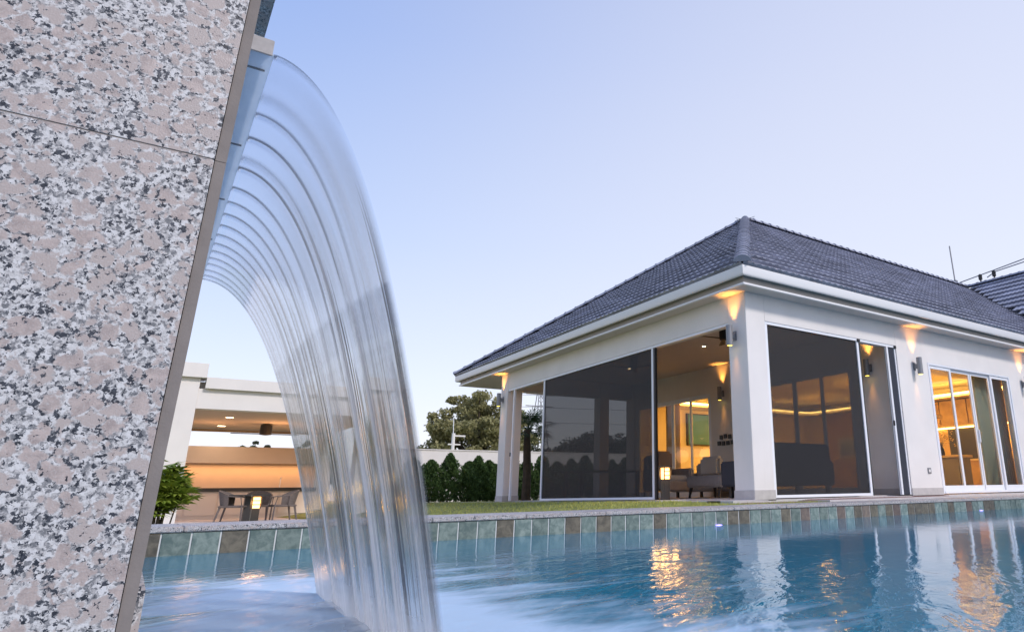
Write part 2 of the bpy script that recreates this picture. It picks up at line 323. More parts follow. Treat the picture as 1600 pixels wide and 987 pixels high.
def fallmat():
    m = bpy.data.materials.new('falling_water'); m.use_nodes = True; q = NG(m)
    uv = q.n('ShaderNodeUVMap').outputs[0]; sp = q.n('ShaderNodeSeparateXYZ', {0: uv}); t = sp.outputs[1]
    mp = q.n('ShaderNodeMapping', {'Vector': uv, 'Scale': (17, .7, 1)}).outputs[0]
    mpf = q.n('ShaderNodeMapping', {'Vector': uv, 'Scale': (60, 1.0, 1)}).outputs[0]
    a = q.n('ShaderNodeTexNoise', {'Vector': mp, 'Scale': 1., 'Detail': 3.})
    b2 = q.n('ShaderNodeTexNoise', {'Vector': mpf, 'Scale': 1., 'Detail': 2.})
    st = q.math('ADD', q.math('MULTIPLY', a.outputs[0], .65), q.math('MULTIPLY', b2.outputs[0], .35))
    mpb = q.n('ShaderNodeMapping', {'Vector': uv, 'Scale': (7, .8, 1), 'Location': (3.3, 0, 0)}).outputs[0]
    big_ = q.n('ShaderNodeTexNoise', {'Vector': mpb, 'Scale': 1., 'Detail': 2.})
    wf = q.math('MULTIPLY', q.math('MULTIPLY', q.rng(st, .47, .60), q.rng(big_.outputs[0], .38, .62, .35, 1.)), q.rng(t, .10, .9, .03, .58))
    wf = q.math('ADD', wf, q.math('ADD', q.rng(t, .1, .9, .01, .04), q.rng(t, .90, 1., 0., .6)), clamp=True)
    edg = q.math('MINIMUM', q.n('ShaderNodeAttribute', attribute_name='edge').outputs['Fac'], 1.)
    wf = q.math('MULTIPLY', wf, q.rng(edg, 0., 1., .25, 1.))
    bp = q.n('ShaderNodeBump', {'Strength': q.rng(t, .1, .8, .1, .6), 'Distance': .01, 'Height': st})
    rf = q.n('ShaderNodeBsdfRefraction', {'IOR': 1.33, 'Roughness': q.rng(t, .15, .8, .02, .11), 'Normal': bp.outputs[0], 'Color': (.97, .985, 1, 1)})
    tr = q.n('ShaderNodeBsdfTransparent', {'Color': (.96, .975, 1, 1)})
    gl = q.n('ShaderNodeBsdfGlossy', {'Roughness': q.rng(t, .2, 1., .03, .25), 'Normal': bp.outputs[0]})
    fr0 = q.n('ShaderNodeFresnel', {'IOR': 1.33}); bf = q.n('ShaderNodeNewGeometry').outputs['Backfacing']; fr = q.math('MULTIPLY', q.math('MULTIPLY', fr0.outputs[0], q.math('SUBTRACT', 1., bf)), q.rng(edg, 0., 1., .15, .8))
    rg = q.n('ShaderNodeAttribute', attribute_name='ridge').outputs['Fac']
    m1 = q.n('ShaderNodeMixShader', {0: q.math('ADD', q.math('MULTIPLY', q.math('MULTIPLY', q.rng(t, .05, .7, .06, .90), q.rng(edg, 0., 1., .0, 1.)), q.rng(big_.outputs[0], .40, .62, .35, 1.)), q.math('MULTIPLY', rg, .80), clamp=True)}); q.t.links.new(tr.outputs[0], m1.inputs[1]); q.t.links.new(rf.outputs[0], m1.inputs[2])
    m2 = q.n('ShaderNodeMixShader', {0: fr}); q.t.links.new(m1.outputs[0], m2.inputs[1]); q.t.links.new(gl.outputs[0], m2.inputs[2])
    df = q.n('ShaderNodeBsdfDiffuse', {'Color': (.97, .96, .96, 1)}); tl = q.n('ShaderNodeBsdfTranslucent', {'Color': (.97, .96, .96, 1)})
    m3 = q.n('ShaderNodeMixShader', {0: .5}); q.t.links.new(df.outputs[0], m3.inputs[1]); q.t.links.new(tl.outputs[0], m3.inputs[2])
    m4 = q.n('ShaderNodeMixShader', {0: wf}); q.t.links.new(m2.outputs[0], m4.inputs[1]); q.t.links.new(m3.outputs[0], m4.inputs[2])
    q.t.links.new(m4.outputs[0], q.t.nodes['Material Output'].inputs[0]); q.t.nodes.remove(q.b); return m
fall_m = fallmat()

# ------------------------------------------------------------------ ground and pool
ZW, YB = -.265, -1.893            # water level, far edge of the pool
def gz(x, y):                     # the lawn falls away towards the garden pavilion on the left
    a = max(0, min(1, (x+4.2)/3.0)); a = a*a*(3-2*a)
    if y < 4: a = a + (1-a)*max(0, min(1, (1.2-y)/3.0))
    b = max(0, min(1, (y+.7)/1.5))
    return (-.40 + (.385)*a) + (1-b)*(-.06)*a
grass_ground = mat('lawn_soil', (.25, .27, .10), .95, .1, bump=.8, bscale=60, var=.35, vscale=3)
xs = sorted(set([-60, -40, -25, -18, -14, -12] + [round(-11+i*.5, 2) for i in range(65)] + [24, 30, 40, 60]))
ys = [-.7, -.4, 0, .4, .8, 1.2, 1.6, 2, 2.5, 3, 3.5, 4, 5, 6, 8, 10, 12, 14, 17, 20, 25, 30, 40, 60]
g_ = MB(); nx = len(xs)
for y in ys:
    for x in xs: g_.v.append((x, y, gz(x, y) - .02))
for j in range(len(ys)-1):
    for i in range(nx-1): g_.f.append((j*nx+i, j*nx+i+1, (j+1)*nx+i+1, (j+1)*nx+i))
struct('lawn_ground', g_, grass_ground, smooth=True)
far = MB()
far.quad((-1500, 60, -.43), (1500, 60, -.43), (1500, 2500, -.43), (-1500, 2500, -.43))
far.quad((-1500, -40, -.43), (-60, -40, -.43), (-60, 60, -.43), (-1500, 60, -.43)); far.quad((60, -40, -.43), (1500, -40, -.43), (1500, 60, -.43), (60, 60, -.43))
far.quad((-60, -40, -.10), (60, -40, -.10), (60, -13, -.10), (-60, -13, -.10)); far.quad((-60, -13, -.10), (-9.6, -13, -.10), (-9.6, -.7, -.10), (-60, -.7, -.10))
far.quad((13.6, -13, -.10), (60, -13, -.10), (60, -.7, -.10), (13.6, -.7, -.10))
struct('ground', far, mat('far_ground', (.20, .18, .15), .95, .1, var=.3, vscale=.5))
# pool shell and water
struct('pool_floor', MB().box(-9.2, 13.2, -12.6, YB+.4, -1.75, -1.6), pool_m)
shell = struct('pool_wall', MB().box(-9.2, 13.2, YB+.0075, YB+.40, -1.6, -.112).box(-9.4, -9.2, -12.6, YB+.4, -1.6, -.112).box(13.2, 13.4, -12.6, YB+.4, -1.6, -.112).box(-9.4, 13.4, -12.8, -12.6, -1.6, -.112), grout)
struct('pool_water', MB().quad((-9.2, -12.6, ZW), (13.2, -12.6, ZW), (13.2, YB+.03, ZW), (-9.2, YB+.03, ZW)), water_m)
# waterline tiles: sage and slate stone, each one a piece
TW, TH = .181, .30
def tile_mesh(name, mt, w, h, d=.022, bev=.004):
    mb = MB().box(-w/2+bev, w/2-bev, -d, 0, -h+bev, -bev)
    me = bpy.data.meshes.new(name)
    vs = [(-w/2, 0, -h), (w/2, 0, -h), (w/2, 0, 0), (-w/2, 0, 0), (-w/2, -d+bev, -h), (w/2, -d+bev, -h), (w/2, -d+bev, 0), (-w/2, -d+bev, 0),
          (-w/2+bev, -d, -h+bev), (w/2-bev, -d, -h+bev), (w/2-bev, -d, -bev), (-w/2+bev, -d, -bev)]
    fs = [(0, 1, 5, 4), (1, 2, 6, 5), (2, 3, 7, 6), (3, 0, 4, 7), (4, 5, 9, 8), (5, 6, 10, 9), (6, 7, 11, 10), (7, 4, 8, 11), (8, 9, 10, 11)]
    me.from_pydata(vs, [], fs); me.materials.append(mt); return me
tms = {k: tile_mesh('tile', m_, TW-.011, TH) for k, m_ in (('g', st_green), ('b', st_brown), ('r', st_rust))}
TX0 = -7.545      # a joint seen at the left end
known = {0: 'g', -1: 'g', -2: 'b', 1: 'g', 2: 'b', 3: 'g'}
for i in range(-9, 78):
    xm = TX0 + (i+.5)*TW
    k = {-2: 'b', -3: 'g', -1: 'g', 0: 'g', 1: 'b', 2: 'g', 3: 'g', 13: 'b', 17: 'b', 19: 'b', 23: 'b', 26: 'g', 30: 'b'}.get(i)
    if k is None: k = 'g' if i < 26 else random.choices('gbr', (.66, .26, .08))[0]
    if i in (12, 14, 15, 16, 18): k = 'g'
    o = link('tile', tms[k], shell, (xm, YB+.022+random.uniform(-.0015, .0015), -.112)); o.rotation_euler = (random.uniform(-.006, .006), 0, random.uniform(-.004, .004))
    for r_ in range(1): pass
low = MB()
for i in range(-9, 115):
    for r_ in range(3):
        x = TX0+(i+.5)*TW; z = -.112-.305*(r_+1); low.box(x-TW/2+.006, x+TW/2-.006, YB+.004, YB+.028, z-TH+.01, z)
for i in range(78, 115):
    x = TX0+(i+.5)*TW; low.box(x-TW/2+.006, x+TW/2-.006, YB+.004, YB+.03, -.412, -.112)
lo = obj('lower_tiles', low, st_green, shell); lo['kind'] = 'stuff'
# coping and deck stones
cop = struct('coping', MB().box(-9.4, 13.4, YB+.02, -.7, -.11, -.085), grout)
x = -9.4; i = 0
while x < 13.3:
    w = .9; mb = MB().box(x+.002, x+w-.002, YB-.012, YB+.40, -.108+random.uniform(0, .001), -.068+random.uniform(-.001, .001))
    obj('coping_stone', mb, gran_cop, cop, bevel=.006); x += w
x = -9.4
while x < 13.3:
    obj('deck_stone', MB().box(x+.003, x+.9-.003, YB+.404, -.702, -.09, -.071+random.uniform(-.0012, .0012)), gran_cop, cop); x += .9
# terrace and apron round the house
struct('terrace_paving', MB().box(1.0, 13.1, -.69, -.012, -.14, -.045).box(-.75, 0, -.30, 12.8, -.2, -.022).box(-.75, 13.1, -.012, 0.3, -.2, -.02), paving_m)
pb = MB()
for _ in range(2600):
    x = random.uniform(-.6, 5.2); y = random.uniform(-.42, -.30) if x < 1 else random.uniform(-.26, -.10)
    s = random.uniform(.010, .022); z = -.02 if x < 1 else -.045
    z = gz(x, y)-.01 if x < 1 else -.045
    pb.add([(x-s, y, z), (x, y-s, z), (x+s, y, z), (x, y+s, z), (x+s*.2, y, z+s*.9)], [(0, 1, 4), (1, 2, 4), (2, 3, 4), (3, 0, 4)])
pbo = obj('pebble_strip', pb, pebble_m); pbo['kind'] = 'stuff'; tag(pbo, 'strip of reddish pebbles along the foot of the house terrace', 'pebbles')
# grass blades
N = 46000
gx = rng.uniform(-7.6, 1.0, N); gy = -.7 + rng.power(.6, N)*12
keep = ~((gx > -.76) & (gy > -.31)); gx, gy = gx[keep], gy[keep]; N = len(gx)
gv = np.zeros((N, 3, 3)); ang = rng.uniform(0, PI, N); hh = rng.uniform(.02, .05, N); ww = rng.uniform(.004, .009, N)
zz = np.array([gz(a, b) for a, b in zip(gx, gy)]) - .022
gv[:, 0] = np.c_[gx-np.cos(ang)*ww, gy-np.sin(ang)*ww, zz]; gv[:, 1] = np.c_[gx+np.cos(ang)*ww, gy+np.sin(ang)*ww, zz]
gv[:, 2] = np.c_[gx+rng.normal(0, .012, N), gy+rng.normal(0, .012, N), zz+hh]
me = bpy.data.meshes.new('grass'); me.from_pydata(gv.reshape(-1, 3).tolist(), [], np.arange(3*N).reshape(-1, 3).tolist())
leaf_grass = leafmat('grass_blade', (.28, .33, .07), (.56, .55, .17)); me.materials.append(leaf_grass)
go = link('lawn_grass', me); go['kind'] = 'stuff'; tag(go, 'short green lawn grass between pool coping and white house', 'grass')

# ------------------------------------------------------------------ granite water wall with spillway
YG = -7.3
def ex(z): return float(np.interp(z, [-.4, -.02, .12, .30, .48, .70, 1.7], [-7.9335, -7.9312, -7.9305, -7.9275, -7.9255, -7.9215, -7.905]))
pil = thing('water_wall', 'speckled pink and grey granite clad fountain wall filling the left of the view', 'fountain wall', (-8.4, YG, -.4))
def slab(name, z0, z1, x0, mt, y0=YG, y1=YG+.025, inset=.0):
    mb = MB(); n = 6
    for i in range(n):
        a, b = z0+(z1-z0)*i/n, z0+(z1-z0)*(i+1)/n
        mb.add([(x0, y0, a), (ex(a)-inset, y0, a), (ex(b)-inset, y0, b), (x0, y0, b), (x0, y1, a), (ex(a)-inset, y1, a), (ex(b)-inset, y1, b), (x0, y1, b)],
               [(0, 1, 2, 3), (1, 5, 6, 2), (4, 7, 6, 5)] + ([(0, 4, 5, 1)] if i == 0 else []) + ([(3, 2, 6, 7)] if i == n-1 else []) + [(0, 3, 7, 4)])
    return mb
def joint(x): return .472 - (x+7.92)*0    # joint height
obj('granite_slab', slab('s', -.40, .473, -8.80, gran), gran, pil)
obj('granite_slab', slab('s', .475, 1.62, -8.80, gran), gran, pil)
obj('mortar_joint', MB().box(-8.8, -7.9275, YG+.0010, YG+.02, .4731, .4749), mat('pointing', (.30, .26, .24), .9), pil)
core = MB().box(-8.79, -7.96, YG+.02, -4.74, -.42, 1.62); obj('core', core, grout, pil)
# side cladding whose sawn edge shows as a brown strip next to the polished face
def side(z0, z1):
    mb = MB(); n = 8
    for i in range(n):
        a, b = z0+(z1-z0)*i/n, z0+(z1-z0)*(i+1)/n
        xa, xb = ex(a)+.0008, ex(b)+.0008; wa, wb = .0112, .0112
        mb.add([(xa, YG+.003, a), (xa+wa, YG+.003, a), (xb+wb, YG+.003, b), (xb, YG+.003, b), (xa, YG+.9, a), (xa+wa, YG+.9, a), (xb+wb, YG+.9, b), (xb, YG+.9, b)],
               [(0, 1, 2, 3)])
    return mb
def sideface(z0, z1, ya, yb):
    mb = MB(); n = 8
    for i in range(n):
        a, b = z0+(z1-z0)*i/n, z0+(z1-z0)*(i+1)/n
        xa, xb = ex(a)+.0120, ex(b)+.0120
        mb.add([(xa, ya, a), (xa, yb, a), (xb, yb, b), (xb, ya, b)], [(0, 1, 2, 3)])
        mb.add([(xa-.008, ya, a), (xa-.008, yb, a), (xb-.008, yb, b), (xb-.008, ya, b)], [(3, 2, 1, 0)])
    return mb
for a, b in ((-.40, .4737), (.4743, 1.62)):
    e_ = obj('side_slab', sideface(a, b, YG+.003, -4.72), gran, pil)
    obj('sawn_edge', side(a, b), sawn, e_)
obj('plinth_slab', MB().box(-7.96, -7.9125, YG+.02, -4.7, -.42, .012), gran_cop, pil, bevel=.004)
obj('wall_cap', MB().box(-8.83, -7.83, YG-.03, -4.7, 1.622, 1.66), gran, pil, bevel=.004)
# spillway blade
LX, LZ, YN, YF = -7.853, .965, -6.762, -4.94
acrylic = bpy.data.materials.new('frosted_acrylic'); acrylic.use_nodes = True; q = NG(acrylic)
q.b.inputs['Base Color'].default_value = (.74, .82, .90, 1); q.b.inputs['Roughness'].default_value = .18
nz = q.n('ShaderNodeTexNoise', {'Vector': q.n('ShaderNodeTexCoord').outputs['Object'], 'Scale': 14., 'Detail': 5.})
q.t.links.new(q.mix(q.rng(nz.outputs[0], .35, .7), (.60, .70, .80, 1), (.80, .86, .93, 1)), q.b.inputs['Base Color'])
t_ = q.n('ShaderNodeBsdfTranslucent', {'Color': (.85, .92, 1, 1)}); t2 = q.n('ShaderNodeBsdfTransparent', {'Color': (.9, .95, 1, 1)}); m1_ = q.n('ShaderNodeMixShader', {0: .5}); m2_ = q.n('ShaderNodeMixShader', {0: .30})
q.t.links.new(q.b.outputs[0], m1_.inputs[1]); q.t.links.new(t_.outputs[0], m1_.inputs[2]); q.t.links.new(m1_.outputs[0], m2_.inputs[1]); q.t.links.new(t2.outputs[0], m2_.inputs[2]); q.t.links.new(m2_.outputs[0], q.t.nodes['Material Output'].inputs[0])
sp = thing('spillway', 'pale translucent water blade lip fixed high on the granite wall', 'spillway', (-7.89, YN, LZ))
def swp(prof, y0, y1, mb=None):
    mb = mb or MB(); n = len(prof)
    return mb.add([(x, y, z) for y in (y0, y1) for x, z in prof], [tuple(range(n)), tuple(range(2*n-1, n-1, -1))] + [(i, i+n, (i+1) % n+n, (i+1) % n) for i in range(n)])
end_m = mat('worn_end_cap', (.42, .40, .40), .6, .4, var=.2, vscale=40)
obj('tray', swp([(-7.915, LZ-.010), (LX, LZ-.004), (LX+.0005, LZ-.001), (-7.915, LZ-.006)], YN, YF), acrylic, sp)
obj('top_plate', swp([(-7.915, LZ+.030), (LX-.004, LZ+.022), (LX-.004, LZ+.026), (-7.915, LZ+.034)], YN, YF), acrylic, sp)
obj('end_plate', MB().box(-7.915, LX-.003, YN-.004, YN, LZ-.008, LZ+.028), end_m, sp, bevel=.0012)
obj('end_plate', MB().box(-7.915, LX-.003, YF, YF+.004, LZ-.008, LZ+.028), end_m, sp, bevel=.0012)
for yy in (YN+.06, YN+.45, YN+.85, YN+1.25, YN+1.65):
    obj('weld_seam', MB().box(-7.905, LX-.008, yy, yy+.003, LZ-.0105, LZ-.0065), alu_gr, sp)
# falling sheet
NS, NT = 420, 110
ridges = [(-6.752, .9, .010), (-6.56, .35, .02), (-6.47, .8, .012), (-6.33, 1, .013), (-6.20, .5, .018), (-6.13, 1.0, .013), (-5.98, .9, .012), (-5.86, .8, .011), (-5.75, .8, .011), (-5.64, .8, .011),
          (-5.54, .75, .011), (-5.44, .7, .011), (-5.35, .7, .011), (-5.26, .7, .011), (-5.18, .6, .011), (-5.09, .6, .011), (-5.01, .6, .011), (-4.95, .8, .012)]
ss = np.linspace(0, 1, NS)[:, None]; tt = np.linspace(0, 1, NT)[None, :]
Yl = YN + (YF-YN)*ss + 0*tt
a_ = 5.7 + (3.8-5.7)*ss
zend = -.285; dxm = np.sqrt((LZ-zend)/a_)
dx = dxm*tt**.85; zc_ = LZ - a_*dx*dx
amp = np.zeros_like(Yl); drift = .010*np.sin(3.1*tt+5*ss)
rmask = np.zeros_like(Yl)
for ry, rs, rw in ridges:
    fade = np.clip(1.05-4.2*tt, 0, 1) if ry < -6.7 else np.clip(1.1-1.7*tt, 0, 1)
    rmask = np.maximum(rmask, rs*np.exp(-((Yl+drift-ry)/(rw*(1.1+1.6*tt)))**2)*fade)
    w = rw*(1.0+1.6*tt); amp += rs*np.exp(-((Yl+drift-ry)/w)**2)*(.0042+.0025*tt)*(.25+.75*fade)
ph = rng.uniform(0, 6.28, 24); fr = rng.uniform(12, 120, 24)
for k in range(24):
    amp += (.0017 if fr[k] < 45 else .0003)*tt*np.sin(fr[k]*Yl+ph[k]+1.3*tt*np.sin(k))*(.3+.7*tt)
T = np.stack([np.ones_like(zc_), -2*a_*dx], -1); T /= np.linalg.norm(T, axis=-1, keepdims=True)
nxn, nzn = -T[..., 1], T[..., 0]
conv = (Yl-(YN+YF)/2)*(1-.02*tt)+(YN+YF)/2
def shp(sgn):
    ef = np.clip(np.minimum((Yl-YN)/.10, (YF-Yl)/.04), 0.02, 1)**.7
    th = (.0022+np.maximum(amp, -.0012))*ef
    off = sgn*(th if sgn > 0 else .0008+0*th)
    return np.stack([LX+dx+nxn*off, conv, zc_+nzn*off], -1)
fr_, bk_ = shp(1), shp(-1)
V = np.concatenate([fr_.reshape(-1, 3), bk_.reshape(-1, 3)]); n1 = NS*NT
ii, jj = np.meshgrid(np.arange(NS-1), np.arange(NT-1), indexing='ij'); q0 = (ii*NT+jj).ravel()
f1 = np.stack([q0, q0+1, q0+NT+1, q0+NT], -1); f2 = np.stack([q0+NT, q0+NT+1, q0+1, q0], -1)+n1
edge = []
for j in range(NT-1):
    edge.append((j+1, j, n1+j, n1+j+1)); b = (NS-1)*NT; edge.append((b+j, b+j+1, n1+b+j+1, n1+b+j))
for i in range(NS-1):
    edge.append((i*NT, (i+1)*NT, n1+(i+1)*NT, n1+i*NT))
me = bpy.data.meshes.new('waterfall'); me.from_pydata(V.tolist(), [], f1.tolist()+f2.tolist()+edge)
uvl = me.uv_layers.new(name='UVMap'); vi = np.zeros(len(me.loops), dtype=np.int32); me.loops.foreach_get('vertex_index', vi)
vi = vi % n1; UV = np.stack([(vi//NT)/(NS-1), (vi % NT)/(NT-1)], -1).astype(np.float32); uvl.data.foreach_set('uv', UV.ravel())
ea = me.attributes.new('edge', 'FLOAT', 'POINT'); ed_ = np.clip((Yl-YN)/.09, 0, 1)*(1-.0*tt)+.12*(1-tt); ea.data.foreach_set('value', np.concatenate([ed_.ravel(), ed_.ravel()]).astype(np.float32))
ra = me.attributes.new('ridge', 'FLOAT', 'POINT'); ra.data.foreach_set('value', np.concatenate([rmask.ravel(), rmask.ravel()]).astype(np.float32))
me.polygons.foreach_set('use_smooth', [True]*len(me.polygons)); me.materials.append(fall_m)
tag(link('waterfall', me), 'clear arching sheet of falling water with silky streaks pouring from the pale spillway', 'waterfall')

# churned foam where the sheet lands
nu, nv = 140, 36; fv = []; 
for i in range(nu+1):
    for j in range(nv+1):
        u, v = i/nu, j/nv; yy = -6.95+2.15*u; xx = -7.40+.10*u+(v-.5)*.62
        e_ = math.sin(PI*v)**2*min(1, 6*u, 3*(1-u)); e_ = max(0, e_)
        hgt_ = .030*e_*(.65+.22*math.sin(yy*13+xx*9)+.13*math.sin(yy*31-xx*23))
        fv.append((xx, yy, ZW-.004+hgt_))
fm = bpy.data.meshes.new('splash_foam'); fm.from_pydata(fv, [], [(i*(nv+1)+j, (i+1)*(nv+1)+j, (i+1)*(nv+1)+j+1, i*(nv+1)+j+1) for i in range(nu) for j in range(nv)])
fm.polygons.foreach_set('use_smooth', [True]*len(fm.polygons))
foam_m = bpy.data.materials.new('foam'); foam_m.use_nodes = True; q = NG(foam_m)
q.b.inputs['Base Color'].default_value = (.93, .95, .97, 1); q.b.inputs['Roughness'].default_value = .7
gp_ = q.n('ShaderNodeNewGeometry').outputs['Position']; gz_ = q.n('ShaderNodeSeparateXYZ', {0: gp_}).outputs[2]
nf = q.n('ShaderNodeTexNoise', {'Vector': gp_, 'Scale': 7., 'Detail': 5., 'Roughness': .5})
al = q.math('MULTIPLY', q.rng(gz_, ZW, ZW+.03), q.rng(nf.outputs[0], .30, .70, .20, .85))
tt_ = q.n('ShaderNodeBsdfTransparent'); mm_ = q.n('ShaderNodeMixShader', {0: al}); q.t.links.new(tt_.outputs[0], mm_.inputs[1]); q.t.links.new(q.b.outputs[0], mm_.inputs[2]); q.t.links.new(mm_.outputs[0], q.t.nodes['Material Output'].inputs[0])
fm.materials.append(foam_m); fo_ = link('splash_foam', fm); fo_['kind'] = 'stuff'; tag(fo_, 'soft white churned foam at the foot of the waterfall', 'foam')

# ------------------------------------------------------------------ the house
H, ZS = 3.0, 3.47
house = thing('house', 'single storey white house with slate blue hipped tile roof and open screened veranda', 'house', (0, 0, 0))
def hp(name, mb, m_, par=None, **k): return obj(name, mb, m_, par or house, **k)
def colm(x0, x1, y0, y1):
    c = hp('column', MB().box(x0, x1, y0, y1, 0, ZS), white, bevel=.006)
    hp('plinth', MB().box(x0-.012, x1+.012, y0-.012, y1+.012, -.04, .13), plinth_m, c, bevel=.004)
colm(0, .463, 0, .463); colm(0, .45, 9.72, 10.162); colm(3.10, 3.42, 9.80, 10.16); colm(4.30, 4.62, 9.70, 10.16)
hp('beam', MB().box(.466, 4.33, .004, .30, H, ZS-.002), white)
hp('beam', MB().box(.004, .30, .466, 9.717, H, ZS-.002), white)
hp('beam', MB().box(.453, 4.297, 9.84, 10.14, H, ZS-.002), white)
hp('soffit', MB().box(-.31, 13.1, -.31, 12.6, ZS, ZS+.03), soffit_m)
hp('veranda_floor', MB().box(.3, 4.5, .3, 10.2, -.1, -.004), paving_m)
# front wall with door opening
fw = MB().box(4.33, 5.43, 0, .2, 0, ZS-.002).box(9.01, 13.15, 0, .2, 0, ZS-.002).box(5.43, 9.01, 0, .2, 2.755, ZS-.002)
hp('front_wall', fw, white)
hp('skirting', MB().box(4.33, 5.425, -.012, -.001, -.04, .12), plinth_m); hp('skirting', MB().box(9.015, 13.1, -.012, -.001, -.04, .12), plinth_m)
# veranda back wall, X = 4.33, two glazed openings
bw = MB().box(4.33, 4.5, .201, 1.2, 0, ZS-.003).box(4.33, 4.5, 4.75, 6.03, 0, ZS-.003).box(4.33, 4.5, 9.60, 9.70, 0, ZS-.003).box(4.33, 4.5, 1.2, 4.75, 2.75, ZS-.003).box(4.33, 4.5, 6.03, 9.60, 2.75, ZS-.003)
hp('veranda_wall', bw, white)
hp('skirting', MB().box(4.316, 4.329, .21, 1.19, 0, .12), plinth_m); hp('skirting', MB().box(4.316, 4.329, 4.76, 6.02, 0, .12), plinth_m)
# interior shell
interior = mat('interior_plaster', (.78, .68, .52), .8, .2)
hp('inner_wall', MB().box(4.5, 12.8, 10.0, 10.15, 0, ZS-.002).box(12.8, 12.95, .2, 10.15, 0, ZS-.002), interior)
hp('inner_floor', MB().box(4.5, 12.8, .2, 10.0, -.1, 0), mat('floor_tile', (.5, .42, .33), .25, .5))
hp('inner_ceiling', MB().box(4.5, 12.8, .2, 1.1, 2.84, 2.90).box(4.5, 12.8, 9.1, 10, 2.84, 2.90).box(4.5, 5.3, 1.1, 9.1, 2.84, 2.90).box(11.9, 12.8, 1.1, 9.1, 2.84, 2.90), interior)
hp('cove_light', MB().box(5.32, 11.88, 8.98, 9.05, 2.90, 2.94).box(11.8, 11.87, 1.15, 8.95, 2.90, 2.94).box(5.32, 11.88, 1.12, 1.18, 2.90, 2.94).box(5.32, 5.39, 1.2, 8.9, 2.90, 2.94), cove_hot)
hp('inner_ceiling', MB().box(4.5, 12.8, .2, 10, 3.25, 3.30), interior)
# sliding doors
def slider(name, x0, x1, z1, axis, c, nps, fx, inner=1, handle=None, par=house, label=None):
    """glazed sliding door; axis 'x': runs along X in plane Y=c, 'y': runs along Y in plane X=c"""
    d = bpy.data.objects.new(name, None); col.objects.link(d); d.parent = par
    d.location = (x0, c, 0) if axis == 'x' else (c, x0, 0)
    if label: d['label'] = label
    def bx(mb, a, b, p, q_, z0, z1_):
        return mb.box(a, b, p, q_, z0, z1_) if axis == 'x' else mb.box(p, q_, a, b, z0, z1_)
    fr = MB(); bx(fr, x0, x0+.05, c-.01, c+.12, 0, z1); bx(fr, x1-.05, x1, c-.01, c+.12, 0, z1); bx(fr, x0+.05, x1-.05, c-.01, c+.12, z1-.045, z1); bx(fr, x0+.05, x1-.05, c-.02, c+.12, 0, .05)
    obj('door_frame', fr, alu, d, bevel=.003)
    w = (x1-x0-.10)/nps
    for i in range(nps):
        a = x0+.05+i*w; b = a+w; off = 0.012 if i in fx else .05
        s_ = MB(); t1, t2 = .065, .07
        if i in fx: pass
        bx(s_, a-.01, a+t1, c+off, c+off+.035, .05, z1-.045); bx(s_, b-t1, b+.01, c+off, c+off+.035, .05, z1-.045)
        bx(s_, a+t1, b-t1, c+off, c+off+.035, .05, .16); bx(s_, a+t1, b-t1, c+off, c+off+.035, z1-.115, z1-.045)
        sash = obj('door_panel', s_, alu, d, bevel=.002)
        gp = MB(); bx(gp, a+t1, b-t1, c+off+.014, c+off+.02, .16, z1-.115); obj('pane', gp, glass, sash)
        if handle == i:
            hb = MB(); xh = a+.03; bx(hb, xh, xh+.03, c+off-.03, c+off-.015, 1.10, 1.38); bx(hb, xh, xh+.03, c+off-.015, c+off, 1.10, 1.125); bx(hb, xh, xh+.03, c+off-.015, c+off, 1.355, 1.38)
            obj('handle', hb, alu, sash)
    return d
slider('sliding_door', 5.433, 9.005, 2.75, 'x', 0.0, 4, (0, 3), handle=2, label='white four panel sliding glass door glowing with kitchen light')
slider('sliding_door', 1.2, 4.75, 2.745, 'y', 4.335, 4, (0, 3))
slider('sliding_door', 6.03, 9.60, 2.745, 'y', 4.335, 4, (0, 3))
# insect screens (retractable)
def scr(name, y0, y1, axis, mesh=True, w=.06, label=None):
    d = bpy.data.objects.new(name, None); col.objects.link(d); d.parent = house; d.location = (0, y0, 0) if axis == 'y' else (y0, 0, 0)
    if label: d['label'] = label
    def bx(mb, a, b, z0, z1, t0=.02, t1=.07): return mb.box(t0, t1, a, b, z0, z1) if axis == 'y' else mb.box(a, b, t0, t1, z0, z1)
    obj('frame_bar', bx(MB(), y0-w/2, y0+w/2, 0, H-.002), alu, d); obj('frame_bar', bx(MB(), y1-w/2, y1+w/2, 0, H-.002), alu, d)
    obj('bottom_rail', bx(MB(), y0+w/2, y1-w/2, 0.0, .045), alu, d)
    if mesh: obj('mesh_panel', bx(MB(), y0+w/2, y1-w/2, .045, H-.05, .044, .046), screen_m, d)
    return d
scr('insect_screen', 2.80, 7.54, 'y', label='closed dark insect screen panel left of the corner')
scr('insect_screen', .50, 3.066, 'x', label='closed dark insect screen panel right of the corner column')
hp('screen_track', MB().box(.015, .085, .466, 9.717, H-.05, H-.003), alu); hp('screen_track', MB().box(.466, 4.33, .015, .085, H-.05, H-.003), alu)
hp('screen_post', MB().box(.02, .07, 9.31, 9.37, 0, H-.052), alu); hp('screen_post', MB().box(.02, .07, 2.70, 2.755, 0, H-.052), black)
hp('screen_post', MB().box(4.015, 4.07, .02, .07, 0, H-.052), alu); hp('screen_post', MB().box(3.105, 3.125, .02, .06, 0, H-.052), black)
hp('screen_cassette', MB().box(4.075, 4.28, .03, .12, 0, H-.052), fabric_dk, bevel=.004); hp('screen_post', MB().box(4.285, 4.32, .02, .07, 0, H-.052), alu)
hp('screen_latch', MB().box(3.99, 4.012, 0, .03, 1.33, 1.43), black); hp('screen_latch', MB().box(.0, .03, 9.385, 9.40, 1.15, 1.25), black)
hp('screen_latch', MB().box(3.05, 3.12, -.01, .05, H-.06, H-.01), black); hp('screen_latch', MB().box(4.27, 4.33, -.01, .05, H-.06, H-.01), black)
